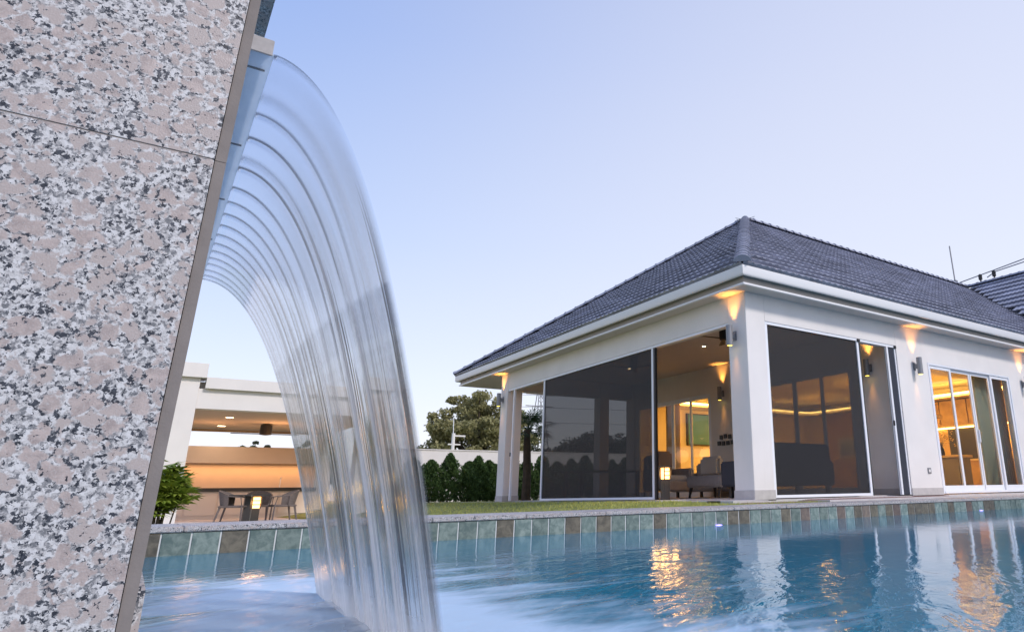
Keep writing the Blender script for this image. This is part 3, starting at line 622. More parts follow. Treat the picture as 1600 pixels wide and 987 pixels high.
# fascia and gutter swept round the eaves
O, ZG, K = .448, 3.755, .699
def sweep(prof, m_, name):
    mb = MB(); path = []
    n = len(prof); rings = [[(-d, 12.292+d, z) for d, z in prof], [(-d, -d, z) for d, z in prof], [(12.25+d, -d, z) for d, z in prof], [(12.25+d, -9, z) for d, z in prof]]
    rings[0] = [(12.3, 12.292+d, z) for d, z in prof]; rings.insert(1, [(-d, 12.292+d, z) for d, z in prof]); rings[3] = [(12.7-d, -d, z) for d, z in prof]; rings[4] = [(12.7-d, -9, z) for d, z in prof]
    for r_ in rings: mb.v += r_
    for i in range(len(rings)-1):
        for k in range(n): mb.f.append((i*n+k, i*n+(k+1) % n, (i+1)*n+(k+1) % n, (i+1)*n+k))
    mb.f += [tuple(range(n)), tuple(range(5*n-1, 4*n-1, -1))]
    return hp(name, mb, m_, smooth=True)
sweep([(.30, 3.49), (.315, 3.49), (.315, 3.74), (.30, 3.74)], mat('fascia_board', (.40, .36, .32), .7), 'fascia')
sweep([(.30, 3.455), (.352, 3.455), (.352, 3.488), (.30, 3.488)], gutter_m, 'eaves_trim')
sweep([(.35, 3.66), (.37, 3.60), (.405, 3.582), (.432, 3.592), (.446, 3.62), (.448, 3.755), (.438, 3.758), (.436, 3.63), (.365, 3.63), (.355, 3.74), (.346, 3.74)], gutter_m, 'gutter')
# roof
ZR = 8.37; AX = 6.146; roof_base = MB(); e = -.03
zf = lambda d: 3.735+K*d
a0 = (-.43, -.43, 3.735); a1 = (-.43, 12.72, 3.735); ap = (AX, AX, ZR-.05); rj = (19.3, AX, ZR-.05); wv = (12.7, -.43, 3.735); we = (12.7, -9, 3.735); wr = (19.3, -9, ZR-.05)
roof_base.add([a0, a1, ap, rj, wv, we, wr, (26, 12.72, 3.735), (25.9, -9, 3.735)], [(0, 2, 1), (0, 4, 3, 2), (4, 5, 6, 3), (1, 2, 3, 7), (3, 6, 8, 7)])
roof = hp('roof', roof_base, mat('roof_underlay', (.05, .055, .07), .8))
TWD, EXP = .33, .455
def tile_local():
    nseg = 10; L = .50; vs = []; wv_ = lambda u: .0075*math.sin(4*PI*u+.6)
    for k in range(nseg+1):
        u = k/nseg; xx = (u-.5)*TWD*1.01
        vs += [(xx, 0, .088+wv_(u)), (xx, L, .018+wv_(u)), (xx, 0.022, .012+wv_(u))]
    fs = []
    for k in range(nseg):
        b = 3*k; fs += [(b, b+3, b+4, b+1), (b+2, b+5, b+3, b)]
    return vs, fs
tv, tf = tile_local()
tme = bpy.data.meshes.new('roof_tile'); tme.from_pydata(tv, [], tf); tme.materials.append(tile_m)
tme.polygons.foreach_set('use_smooth', [True]*len(tme.polygons)); tme.set_sharp_from_angle(angle=R(40))
cs, sn = 1/math.sqrt(1+K*K), K/math.sqrt(1+K*K)
slopes = []
SL = (AX+.43)/cs; rows = int(SL/EXP)+1
def frame(o_, u, v): n = Vector(u).cross(Vector(v)); return Matrix((Vector(u), Vector(v), n)).transposed().to_4x4(), Vector(o_)
places = []
for r_ in range(rows):
    dd = r_*EXP*cs; zc = 3.735+K*dd
    # front slope
    xa, xb = -.43+dd, 12.7+dd
    for i in range(int((19.6+.8)/TWD)):
        x = -.43+(i+.5)*TWD; y = -.43+dd
        if x < -.43+dd-.02 or x > 12.7+dd+.05: continue
        places.append(('f', Vector((x, y, zc))))
    for i in range(int(13.15/TWD)+1):
        y = -.43+(i+.5)*TWD; x = -.43+dd
        if y < -.43+dd-.02 or y > 12.72-dd+.02: continue
        places.append(('l', Vector((x, y, zc))))
    for i in range(60):
        y = -9+(i+.5)*TWD; x = 12.7+dd
        if y > -.43+dd+.1: break
        places.append(('l', Vector((x, y, zc))))
C0 = Vector((-7.939, -8.184, .091))
places.sort(key=lambda p: (p[1]-C0).length + (40 if p[1].x > 11 and p[1].y < -2 else 0))
rotm = {'f': Matrix(((1, 0, 0), (0, cs, -sn), (0, sn, cs))).to_4x4(), 'l': Matrix(((0, cs, -sn), (-1, 0, 0), (0, sn, cs))).to_4x4()}
rest = MB(); cnt = 0
tvv = [Vector(v) for v in tv]
for kk, p in places:
    jit = Vector((random.uniform(-.003, .003), random.uniform(-.003, .003), random.uniform(-.002, .003)))
    if cnt < 300:
        o = link('roof_tile', tme, roof); m4 = rotm[kk].copy(); m4.translation = p+jit; o.matrix_local = m4; cnt += 1
    else:
        mm = rotm[kk]; rest.add([mm @ v + p + jit for v in tvv], tf)
ro = hp('roof_tiles_beyond', rest, tile_m, roof, smooth=True); ro['kind'] = 'stuff'
# ridge and hip caps
def cap_mesh():
    vs, fs = [], []; n = 8
    for z_, r_ in ((0, .145), (.06, .145), (.065, .125), (.42, .115)):
        for k in range(n+1):
            a = PI*k/n; vs.append((r_*math.cos(a)*1.05, z_, r_*math.sin(a)*.8))
    for i in range(3):
        for k in range(n): fs.append((i*(n+1)+k+1, i*(n+1)+k, (i+1)*(n+1)+k, (i+1)*(n+1)+k+1))
    fs.append(tuple(range(n+1)))
    me = bpy.data.meshes.new('ridge_tile'); me.from_pydata(vs, [], fs); me.materials.append(tile_m)
    me.polygons.foreach_set('use_smooth', [True]*len(me.polygons)); me.set_sharp_from_angle(angle=R(40)); return me
capm = cap_mesh()
def caps(a, b, lift=.03):
    a, b = Vector(a), Vector(b); d = (b-a); L = d.length; d.normalize(); side_ = d.cross(Vector((0, 0, 1))).normalized(); up = side_.cross(d)
    m4 = Matrix((side_, d, up)).transposed().to_4x4(); n = int(L/.36)
    for i in range(n+1):
        m5 = m4.copy(); m5.translation = a+d*(i*.36)+up*lift; o = link('ridge_tile', capm, roof); o.matrix_local = m5
caps((-.44, -.44, 3.78), (AX, AX, ZR)); caps((-.44, 12.73, 3.78), (AX, AX, ZR)); caps((AX-.05, AX, ZR+.01), (19.3, AX, ZR+.01)); caps((19.3, -8.8, ZR+.01), (19.3, AX, ZR+.01))
# wing body
hp('wing_wall', MB().box(13.15, 13.35, -8.6, 0, 0, ZS-.004), white)
hp('wing_soffit', MB().box(13.0, 25.5, -8.9, -.32, ZS, ZS+.03), soffit_m)

# ------------------------------------------------------------------ wall lights
def spot(par, loc, aim, e_, size, blend=.6, c=(1, .40, .07), rad=.05):
    l = bpy.data.lights.new('lamp', 'SPOT'); l.energy = e_; l.spot_size = R(size); l.spot_blend = blend; l.color = c; l.shadow_soft_size = rad
    o = bpy.data.objects.new('lamp', l); col.objects.link(o); o.parent = par; o.location = loc
    o.rotation_euler = Vector(aim).to_track_quat('-Z', 'Y').to_euler(); return o
def point(par, loc, e_, c=(1, .5, .14), rad=.05, name='lamp'):
    l = bpy.data.lights.new(name, 'POINT'); l.energy = e_; l.color = c; l.shadow_soft_size = rad
    o = bpy.data.objects.new(name, l); col.objects.link(o); o.parent = par; o.location = loc; return o
LZW = 2.70
def wall_light(loc, label):
    """built against a wall whose outward normal is -Y"""
    t = thing('wall_light', label, 'wall light', loc, 'cylinder up and down wall lights on the house')
    x, y, z = loc
    n = 20; mb = MB()
    pr = [(.052, -.18), (.058, -.176), (.058, .176), (.052, .18), (.047, .18), (.047, .12), (.001, .12)]
    mb.lathe((x, y-.135, z), pr, n); obj('body', mb, alu_gr, t, smooth=True)
    obj('bracket', MB().box(x-.025, x+.025, y-.085, y-.012, z-.05, z+.05), alu_gr, t, bevel=.004)
    obj('wall_plate', MB().box(x-.045, x+.045, y-.014, y-.001, z-.085, z+.085), alu_gr, t, bevel=.003)
    obj('lens', MB().lathe((x, y-.135, z-.184), [(.043, 0), (.043, .003)], n), lens_y, t)
    spot(t, (0, -.105, .19), (0, .10, 1), 48, 66, 1.0); spot(t, (0, -.10, -.20), (0, .15, -1), 10, 38, 1.0)
    return t
w2 = wall_light((4.918, 0, LZW-.09), 'wall light between the roller screen and the sliding glass door')
lights = [((0, .29, LZW+.02), -PI/2, 'wall light on the narrow left face of the corner column'),
          ((0, 10.0, LZW+.04), -PI/2, 'small far wall light on the leftmost column of the veranda'),
          ((9.644, 0, LZW-.09), 0, 'wall light cut by the right frame edge beyond the glass door'),
          ((4.33, .687, LZW-.07), -PI/2, 'wall light inside the veranda seen through the gap beside the right screen'),
          ((4.33, 5.485, LZW-.03), -PI/2, 'wall light on the veranda back wall between window and corner column'),
          ((4.45, 9.70, LZW-.0), 0, 'dim wall light seen through the dark left screen')]
for l_, rz, lab in lights: dup(w2, l_, lab, rz)

# ------------------------------------------------------------------ bollard lamps
def bollard(loc, label, hgt=.66):
    t = thing('bollard_lamp', label, 'bollard lamp', loc, 'glowing bollard lamps in the garden')
    x, y, z = loc; hz = z+hgt-.235
    obj('base_plate', MB().box(x-.09, x+.09, y-.09, y+.09, z-.03, z+.015), dark, t, bevel=.003)
    obj('post', MB().box(x-.06, x+.06, y-.06, y+.06, z+.015, hz), dark, t, bevel=.004)
    for sx in (-1, 1):
        for sy in (-1, 1): obj('cage_bar', MB().box(x+sx*.066-.007, x+sx*.066+.007, y+sy*.066-.007, y+sy*.066+.007, hz, hz+.2), dark, t)
    obj('top_cap', MB().box(x-.085, x+.085, y-.085, y+.085, hz+.2, hz+.225), dark, t, bevel=.004)
    obj('lamp_shade', MB().box(x-.055, x+.055, y-.055, y+.055, hz+.005, hz+.195), lamp_hot, t, bevel=.004)
    for hh_ in (.07, .135): obj('cage_ring', MB().box(x-.07, x+.07, y-.072, y-.066, hz+hh_-.004, hz+hh_+.004).box(x-.07, x+.07, y+.066, y+.072, hz+hh_-.004, hz+hh_+.004), dark, t)
    for px_, py_ in ((-.12, -.12), (.12, -.12), (-.12, .12), (.12, .12)): point(t, (px_, py_, hgt-.13), 2.2, rad=.06)
    return t
b1 = bollard((-.609, 1.578, -.085), 'glowing square bollard lamp on the lawn in front of the open veranda bay')
struct('lamp_pad', MB().box(-.95, -.27, 1.25, 1.92, -.1, -.004), paving_m)
dup(b1, (-6.20, 6.0, -.44), 'glowing square bollard lamp before the patio chairs at left')

# ------------------------------------------------------------------ veranda furniture
def cush(x0, x1, y0, y1, z0, z1): return MB().box(x0, x1, y0, y1, z0, z1)
# armchair seen from its side
ac = thing('armchair', 'taupe armchair standing just right of the glowing bollard lamp', 'armchair', (2.4, 5.2, 0))
obj('seat_base', cush(1.75, 2.55, 4.75, 5.65, .16, .38), fabric, ac, bevel=.03)
obj('seat_cushion', cush(1.85, 2.5, 4.80, 5.50, .38, .52), cushion_m, ac, bevel=.04)
obj('backrest', cush(1.80, 2.55, 5.45, 5.70, .38, 1.0), fabric, ac, bevel=.05)
obj('armrest', cush(1.72, 1.86, 4.72, 5.6, .18, .68), fabric, ac, bevel=.03); obj('armrest', cush(2.48, 2.62, 4.72, 5.6, .18, .68), fabric, ac, bevel=.03)
obj('back_cushion', cush(1.93, 2.43, 5.28, 5.46, .5, 1.10), mat('taupe_cushion', (.33, .25, .22), .9, .2), ac, bevel=.06)
for sx in (1.78, 2.52):
    for sy in (4.78, 5.6): obj('leg', MB().tube([(sx, sy, 0), (sx, sy, .17)], [.018, .026]), dark, ac)
sf = thing('sofa', 'long grey sofa with a pale cushion behind the armchair', 'sofa', (3.7, 5.3, 0))
obj('seat_base', cush(3.25, 4.15, 3.9, 6.3, .14, .36), fabric, sf, bevel=.03); obj('seat_cushion', cush(3.2, 3.95, 4.1, 5.1, .36, .5), fabric, sf, bevel=.04); obj('seat_cushion', cush(3.2, 3.95, 5.12, 6.1, .36, .5), fabric, sf, bevel=.04)
obj('backrest', cush(3.95, 4.2, 3.9, 6.3, .3, .86), fabric, sf, bevel=.05); obj('armrest', cush(3.2, 4.0, 3.78, 3.96, .14, .62), fabric, sf, bevel=.03); obj('armrest', cush(3.2, 4.0, 6.24, 6.42, .14, .62), fabric, sf, bevel=.03)
for sx in (3.3, 4.1):
    for sy in (3.95, 6.25): obj('leg', MB().box(sx-.03, sx+.03, sy-.03, sy+.03, 0, .15), dark, sf)
cu = obj('pillow', cush(3.62, 3.86, 5.0, 5.75, .5, 1.0), cushion_m, bevel=.07); tag(cu, 'pale square pillow propped up on the veranda sofa', 'pillow')
ot = thing('footstool', 'low grey upholstered bench between sofa and corner column', 'footstool', (2.3, 3.5, 0))
obj('seat', cush(1.9, 2.75, 3.0, 4.15, .22, .47), fabric, ot, bevel=.035)
for sx, dx_ in ((1.98, -.04), (2.67, .04)):
    for sy, dy_ in ((3.1, -.04), (4.05, .04)): obj('leg', MB().tube([(sx+dx_, sy+dy_, 0), (sx, sy, .23)], [.02, .04]), dark, ot)
sb = thing('sofa', 'charcoal sofa with its high back turned to the right hand screen', 'sofa', (1.9, 1.2, 0))
obj('backrest', cush(.95, 2.85, .75, 1.0, .2, .98), fabric_dk, sb, bevel=.04); obj('seat_base', cush(.95, 2.85, 1.0, 1.75, .2, .45), fabric_dk, sb, bevel=.03)
obj('armrest', cush(.82, .98, .78, 1.75, .2, .66), fabric_dk, sb, bevel=.03); obj('armrest', cush(2.82, 2.98, .78, 1.75, .2, .66), fabric_dk, sb, bevel=.03)
for sx in (1.0, 2.8):
    for sy in (.85, 1.65): obj('leg', MB().box(sx-.03, sx+.03, sy-.03, sy+.03, 0, .21), dark, sb)
dt = thing('dining_table', 'dark veranda table half hidden behind the left insect screen', 'table', (2.2, 8.2, 0))
obj('tabletop', MB().box(1.2, 3.2, 7.7, 8.7, .70, .74), dark, dt, bevel=.004)
for sx in (1.3, 3.1):
    for sy in (7.8, 8.6): obj('leg', MB().box(sx-.04, sx+.04, sy-.04, sy+.04, 0, .70), dark, dt)
def fan(loc, label):
    t = thing('ceiling_fan', label, 'ceiling fan', loc, 'black ceiling fans over the veranda'); x, y, z = loc
    obj('down_rod', MB().tube([(x, y, z-.12), (x, y, z)], .014), black, t)
    obj('motor', MB().lathe((x, y, z-.42), [(.02, 0), (.085, .01), (.09, .05), (.085, .28), (.03, .30)], 20), black, t, smooth=True)
    for k in range(3):
        a = 2*PI*k/3+.9; c_, s_ = math.cos(a), math.sin(a); b = MB()
        pts = [(.08, -.03, 0), (.62, -.065, .012), (.66, .0, .006), (.62, .065, -.012), (.08, .03, 0)]
        v = [(x+c_*p-s_*q_, y+s_*p+c_*q_, z-.38+h_) for p, q_, h_ in pts]; v += [(q0_[0], q0_[1], q0_[2]-.012) for q0_ in v]
        b.add(v, [(0, 1, 2, 3, 4), (9, 8, 7, 6, 5)]+[(i, i+5, (i+1) % 5+5, (i+1) % 5) for i in range(5)]); obj('blade', b, black, t)
    return t
f1_ = fan((1.05, 1.75, ZS), 'black ceiling fan beside the corner column in the open bay'); dup(f1_, (1.35, 5.4, ZS), 'black ceiling fan seen through the dark left screen')
# small things on the veranda wall
wd = thing('photo_frame', 'cluster of small black photo frames on the veranda back wall', 'photo frames', (4.329, 5.45, 1.45))
for dy, dz in ((-.17, .07), (0, .09), (.17, .07), (-.26, -.08), (-.09, -.09), (.09, -.09), (.26, -.08)):
    obj('frame', MB().box(4.30, 4.328, 5.45+dy-.055, 5.45+dy+.055, 1.45+dz-.055, 1.45+dz+.055), black, wd)
la = thing('lantern', 'black open framed lantern beside the corner column in the veranda', 'lantern', (3.2, 3.5, 0))
for sx in (3.1, 3.35):
    for sy in (3.15, 3.4): obj('post', MB().box(sx-.012, sx+.012, sy-.012, sy+.012, 0, .8), black, la)
obj('top', MB().box(3.08, 3.37, 3.13, 3.42, .8, .83), black, la); obj('base', MB().box(3.08, 3.37, 3.13, 3.42, .42, .45), black, la); obj('candle', MB().lathe((3.225, 3.275, .45), [(.04, 0), (.04, .16)], 12), cushion_m, la)
so = thing('power_socket', 'small grey square power socket on the wall left of the glass door', 'socket', (5.0, 0, .456))
obj('face_plate', MB().box(4.945, 5.06, -.014, -.001, .40, .515), alu_gr, so, bevel=.002); obj('outlet', MB().box(4.975, 5.03, -.018, -.014, .43, .485), white, so)
def downlight(loc, label, m_=down_hot, e_=6, size=70):
    t = thing('downlight', label, 'downlight', loc, 'round downlights'); x, y, z = loc
    obj('trim_ring', MB().lathe((x, y, z-.012), [(.062, 0), (.062, .011)], 16), alu, t); obj('lens', MB().lathe((x, y, z-.016), [(.042, 0), (.042, .003)], 16), m_, t)
    spot(t, (0, 0, -.03), (0, 0, -1), e_, size*1.6, .8, (1, .75, .5), .04); return t
ddl = downlight((2.351, 3.9, ZS), 'tiny white downlight in the veranda ceiling near the fan', e_=2)
dup(ddl, (2.5, 7.3, ZS), 'tiny downlight seen through the dark left screen'); dup(ddl, (2.4, 1.0, ZS), 'tiny downlight above the sofa behind the right screen')

# ------------------------------------------------------------------ inside the house
kt = thing('kitchen_counter', 'kitchen counter with glowing backlit top behind the sliding door', 'counter', (9.0, 3.2, 0))
obj('cabinet', MB().box(8.9, 9.5, 1.6, 4.4, 0, .88), mat('counter_front', (.22, .20, .16), .5), kt); obj('worktop', MB().box(8.85, 9.55, 1.55, 4.45, .88, .94), mat('counter_top', (.55, .4, .2), .3), kt)
wu = thing('wall_cabinets', 'honey coloured kitchen wall units with warm strip light', 'wall units', (12.4, 3.5, 0))
obj('back_panel', MB().box(12.70, 12.79, .5, 9.0, 0, 2.84), wood, wu)
for i in range(6): obj('cabinet_door', MB().box(12.36, 12.42, 1.2+i*.95, 2.12+i*.95, 2.05, 2.80), wood, wu, bevel=.004)
obj('shelf', MB().box(12.1, 12.7, 1.2, 6.8, 1.98, 2.03), wood, wu); obj('strip_light', MB().box(12.55, 12.6, 1.3, 6.7, 1.94, 1.97), cove_hot, wu)
obj('base_unit', MB().box(12.1, 12.69, 1.2, 6.8, 0, .9), wood, wu); obj('worktop', MB().box(12.05, 12.69, 1.15, 6.85, .9, .95), mat('lit_top', (.75, .6, .35), .3), wu)
obj('splash_panel', MB().box(12.66, 12.698, 2.6, 4.0, .96, 1.93), black, wu)
point(wu, (-.1, -1.2, 1.5), 60, (1, .55, .13), .1, 'under_cabinet_lamp'); point(wu, (-.1, 1.6, 1.5), 60, (1, .55, .13), .1, 'under_cabinet_lamp')
hd = thing('cooker_hood', 'slim black cooker hood chimney seen through the second door pane', 'cooker hood', (9.2, 2.9, 0))
obj('chimney', MB().box(9.13, 9.27, 2.5, 2.62, 2.05, 2.42), black, hd); obj('canopy', MB().box(8.95, 9.45, 2.2, 3.2, 1.95, 2.04), wood, hd)
fp = thing('flower_vase', 'vase of twiggy flowers on the kitchen counter behind the door handle', 'vase', (9.2, 2.2, .92))
obj('vase', MB().lathe((9.2, 2.2, .92), [(.05, 0), (.08, .08), (.06, .2), (.035, .26)], 16), black, fp, smooth=True)
tw = MB(); lf = MB()
for k in range(26):
    a = random.uniform(0, 2*PI); r_ = random.uniform(.1, .42); h_ = random.uniform(.35, .75); ex_ = (9.2+r_*math.cos(a), 2.2+r_*math.sin(a), .92+h_)
    tw.tube([(9.2, 2.2, 1.15), (9.2+.4*r_*math.cos(a), 2.2+.4*r_*math.sin(a), 1.1+h_*.5), ex_], [.004, .003, .002], 4)
    for j in range(4): lf.lathe((ex_[0]+random.uniform(-.06, .06), ex_[1]+random.uniform(-.06, .06), ex_[2]+random.uniform(-.12, .02)), [(.004, 0), (.022, .012), (.004, .03)], 6)
obj('twigs', tw, bark, fp); obj('flowers', lf, mat('yellow_flower', (.6, .4, .08), .7), fp)
for i, x_ in enumerate((8.45, 8.1)):
    t = thing('bar_stool', ['bar stool behind the third glass door pane', 'bar stool nearest the curtain behind the glass door'][i], 'bar stool', (x_, 2.5, 0), 'bar stools at the kitchen counter')
    obj('seat', MB().lathe((x_, 2.5, .68), [(.16, 0), (.18, .03), (.17, .06)], 16), dark, t)
    for k in range(4):
        a = PI/4+k*PI/2; obj('leg', MB().tube([(x_+.19*math.cos(a), 2.5+.19*math.sin(a), 0), (x_+.11*math.cos(a), 2.5+.11*math.sin(a), .68)], .013, 6), alu, t)
    obj('footrest', MB().box(x_-.12, x_+.12, 2.36, 2.375, .25, .265).box(x_-.12, x_+.12, 2.625, 2.64, .25, .265), alu, t)
def curtain(name, label, a, b, c, axis, z0, z1, m_, folds=9, par=None):
    mb = MB(); n = folds*6
    for k in range(n+1):
        u = a+(b-a)*k/n; w_ = c+.035*math.sin(2*PI*folds*k/n)
        p = (u, w_) if axis == 'x' else (w_, u); mb.v += [(p[0], p[1], z0), (p[0], p[1], z1)]
    for k in range(n): mb.f.append((2*k, 2*k+2, 2*k+3, 2*k+1))
    o = obj(name, mb, m_, smooth=True); sol = o.modifiers.new('t', 'SOLIDIFY'); sol.thickness = .003; tag(o, label, 'curtain', 'curtains'); return o
sheer = meshmat('sheer', .65); NG(sheer).b.inputs['Base Color'].default_value = (.40, .44, .34, 1)
drape = mat('drape', (.42, .33, .24), .9, .1)
curtain('curtain', 'grey green sheer curtain behind the third glass pane', 7.85, 8.35, .33, 'x', .02, 2.8, sheer)
curtain('curtain', 'brown drawn curtain behind the rightmost glass pane', 8.45, 9.3, .38, 'x', .02, 2.8, drape)
curtain('curtain', 'orange lit curtain behind the leftmost veranda pane', 7.95, 8.6, 4.75, 'y', .02, 2.8, mat('orange_drape', (.75, .55, .38), .9, .1))
curtain('curtain', 'amber curtain strip seen through the right hand screen', 1.2, 1.5, 4.75, 'y', .02, 2.8, mat('orange_drape2', (.6, .42, .26), .9, .1), 4)
tvt = thing('television', 'flat television with a dark green picture seen through the veranda window', 'television', (7.1, 9.95, 1.7))
obj('bezel', MB().box(6.62, 7.62, 9.90, 9.99, 1.66, 2.72), black, tvt)
obj('screen', MB().box(6.66, 7.58, 9.895, 9.899, 1.70, 2.68), mat('green_screen', (.03, .10, .07), .25, .5, emit=(.04, .22, .13), es=.35), tvt)
pic = thing('picture', 'pale landscape print seen through the right hand screen', 'picture', (6.0, 3.0, 1.0))
obj('frame', MB().box(7.0, 7.03, 2.6, 3.9, .93, 1.45), alu, pic); obj('print', MB().box(6.995, 6.999, 2.65, 3.85, .98, 1.40), mat('print_blue', (.45, .52, .58), .6, var=.4, vscale=4), pic)
ilr = hp('pendant_light', MB().lathe((8.0, 3.3, 2.1), [(.05, 0), (.05, .3)], 12), down_hot)
for p_, e_ in (((6.3, 2.2, 2.5), 85), ((9.0, 4.4, 2.4), 210), ((6.6, 6.6, 2.3), 62), ((10.5, 7.5, 2.5), 110)):
    o_ = point(house, p_, e_, (1, .45, .07), .15, 'room_lamp')

# ------------------------------------------------------------------ pool lights
def led(x, label):
    t = thing('pool_light', label, 'pool light', (x, YB, -.30), 'underwater pool lights')
    obj('lens', MB().add([(x+.075*math.cos(2*PI*k/20), YB-.012, -.292+.036*math.sin(2*PI*k/20)) for k in range(20)] + [(x+.075*math.cos(2*PI*k/20), YB+.0, -.292+.036*math.sin(2*PI*k/20)) for k in range(20)],
        [tuple(range(20)), tuple(range(39, 19, -1))]+[(k, k+20, (k+1) % 20+20, (k+1) % 20) for k in range(20)]), led_blue, t)
    point(t, (0, -.12, .0), .5, (.2, .15, 1), .03)
led(-2.445, 'violet blue pool light left of centre below the pale column reflection'); led(3.389, 'violet blue pool light near the right frame edge below the glass door')

# ------------------------------------------------------------------ roof top pieces
rod = thing('lightning_rod', 'thin grey lightning rod rising where the two roofs meet', 'lightning rod', (18.4, AX, ZR+.1))
obj('rod', MB().tube([(18.4, AX, ZR+.1), (18.35, AX, ZR+1.75)], .03, 6), alu_gr, rod); obj('clamp', MB().box(18.32, 18.48, AX-.08, AX+.08, ZR+.09, ZR+.2), alu_gr, rod)
for i, (y_, x_) in enumerate(((5.5, 19.32), (4.9, 19.32))):
    t = thing('insulator', ['dark cable holder on the wing ridge nearest the rod', 'dark cable holder on the wing ridge farther from the rod'][i], 'cable holder', (x_, y_, ZR+.12))
    obj('stem', MB().lathe((x_, y_, ZR+.1), [(.03, 0), (.03, .12), (.075, .13), (.08, .34), (.03, .38)], 10), black, t)
for i, (za, zb, y0_) in enumerate(((.50, .78, 7.4), (.42, .60, 5.2))):
    mb = MB().tube([(19.3, y0_, ZR+.25), (19.32, 4.8, ZR+za), (19.32, 2, ZR+zb), (19.32, -6, ZR+zb+.2)], .022, 6)
    tag(obj('cable', mb, alu_gr), ['upper grey cable strung along the wing roof ridge', 'lower grey cable strung along the wing roof ridge'][i], 'cable', 'cables above the wing roof')
tag(obj('cable', MB().tube([(60+t_*2, 40-t_*2, 24+.02*(t_-10)**2-1) for t_ in range(0, 26)], .02, 5), alu_gr), 'faint thin wire crossing the pale sky above the rod', 'cable', 'cables above the wing roof')

# ------------------------------------------------------------------ garden pavilion at the left
GP = -.42; YP = 12.7
pv = thing('garden_pavilion', 'white flat roofed garden pavilion with warm lit kitchen wall at left', 'pavilion', (-5, YP, GP))
obj('column', MB().box(-7.95, -7.02, YP, YP+.5, GP, 3.142), white, pv, bevel=.005)
obj('column', MB().box(-3.1, -2.35, YP, YP+.5, GP, 3.142), white, pv, bevel=.005)
obj('column_cap', MB().box(-8.1, -6.90, YP-.12, YP+.6, 3.145, 3.51), white, pv, bevel=.005); obj('column_cap', MB().box(-3.2, -2.25, YP-.12, YP+.6, 3.145, 3.51), white, pv, bevel=.005)
obj('fascia', MB().box(-6.897, -3.203, YP-.10, YP+.4, 2.885, 3.17), white, pv, bevel=.004); obj('beam', MB().box(-7.018, -3.102, YP+.02, YP+.35, 2.385, 2.883), white, pv)
obj('roof_slab', MB().box(-8, -2.3, YP+.36, 20.2, 2.62, 3.1), white, pv); obj('ceiling', MB().box(-8, -2.3, YP+.352, 20.1, 2.50, 2.6), beige, pv)
obj('ceiling_trim', MB().box(-8, -2.3, 20.1, 20.2, 2.44, 2.6), wood, pv)
obj('column', MB().box(-8.0, -7.5, 19.7, 20.2, GP, 2.5), white, pv); obj('column', MB().box(-2.8, -2.3, 19.7, 20.2, GP, 2.5), white, pv)
obj('back_wall', MB().box(-7.5, -2.8, 20.0, 20.2, GP, 1.94), beige, pv)
obj('wall_hood', MB().box(-7.5, -2.8, 19.4, 19.998, 1.36, 1.90), beige, pv); 
obj('counter_top', MB().box(-7.5, -2.8, 19.25, 19.998, .45, .56), dark, pv)
ctr = obj('counter', MB().box(-7.5, -2.8, 19.33, 19.998, GP, .448), cream, pv)
for i in range(5): obj('cabinet_door', MB().box(-7.42+i*.88, -6.58+i*.88, 19.305, 19.328, GP+.12, .40), cream, ctr, bevel=.004)
obj('floor', MB().box(-8, -2.3, YP-.3, 20, GP-.1, GP+.012), paving_m, pv)
sl = downlight((-6.02, 15.68, 2.5), 'round downlight nearer the front in the pavilion ceiling', down_hot, 40, 75)
sl.scale = (2.3, 2.3, 1); dup(sl, (-5.98, 18.5, 2.5), 'round downlight farther back in the pavilion ceiling').scale = (2.6, 2.6, 1)
dup(sl, (-3.4, 15.7, 2.5), 'pavilion downlight hidden behind the waterfall, front').scale = (2.3, 2.3, 1)
fan2 = thing('ceiling_fan', 'dark ceiling fan under the garden pavilion roof', 'ceiling fan', (-4.85, 17.3, 2.5))
obj('motor', MB().lathe((-4.85, 17.3, 2.14), [(.05, 0), (.17, .02), (.17, .32), (.05, .36)], 16), black, fan2)
obj('blade', MB().box(-4.7, -3.9, 17.22, 17.38, 2.17, 2.185), black, fan2); obj('blade', MB().box(-5.8, -5.0, 17.22, 17.38, 2.17, 2.185), black, fan2)
tp = thing('tap', 'slim upright tap on the dark pavilion counter', 'tap', (-3.9, 19.6, .54)); obj('spout', MB().tube([(-3.9, 19.6, .54), (-3.9, 19.6, .86), (-3.9, 19.5, .9)], .015, 6), alu, tp)
al_ = bpy.data.lights.new('hood_lamp', 'AREA'); al_.shape = 'RECTANGLE'; al_.size = 4.6; al_.size_y = .3; al_.energy = 36; al_.color = (1, .48, .17)
ao_ = bpy.data.objects.new('hood_lamp', al_); col.objects.link(ao_); ao_.parent = pv; ao_.location = (-.15, 6.96, 1.765)
point(pv, (.4, 4.2, 2.3), 26, (1, .48, .2), .3, 'ceiling_lamp'); point(pv, (1.6, 4.6, 2.2), 18, (1, .48, .2), .3, 'ceiling_lamp'); point(pv, (-1.2, 4.8, 2.2), 18, (1, .48, .2), .3, 'ceiling_lamp')
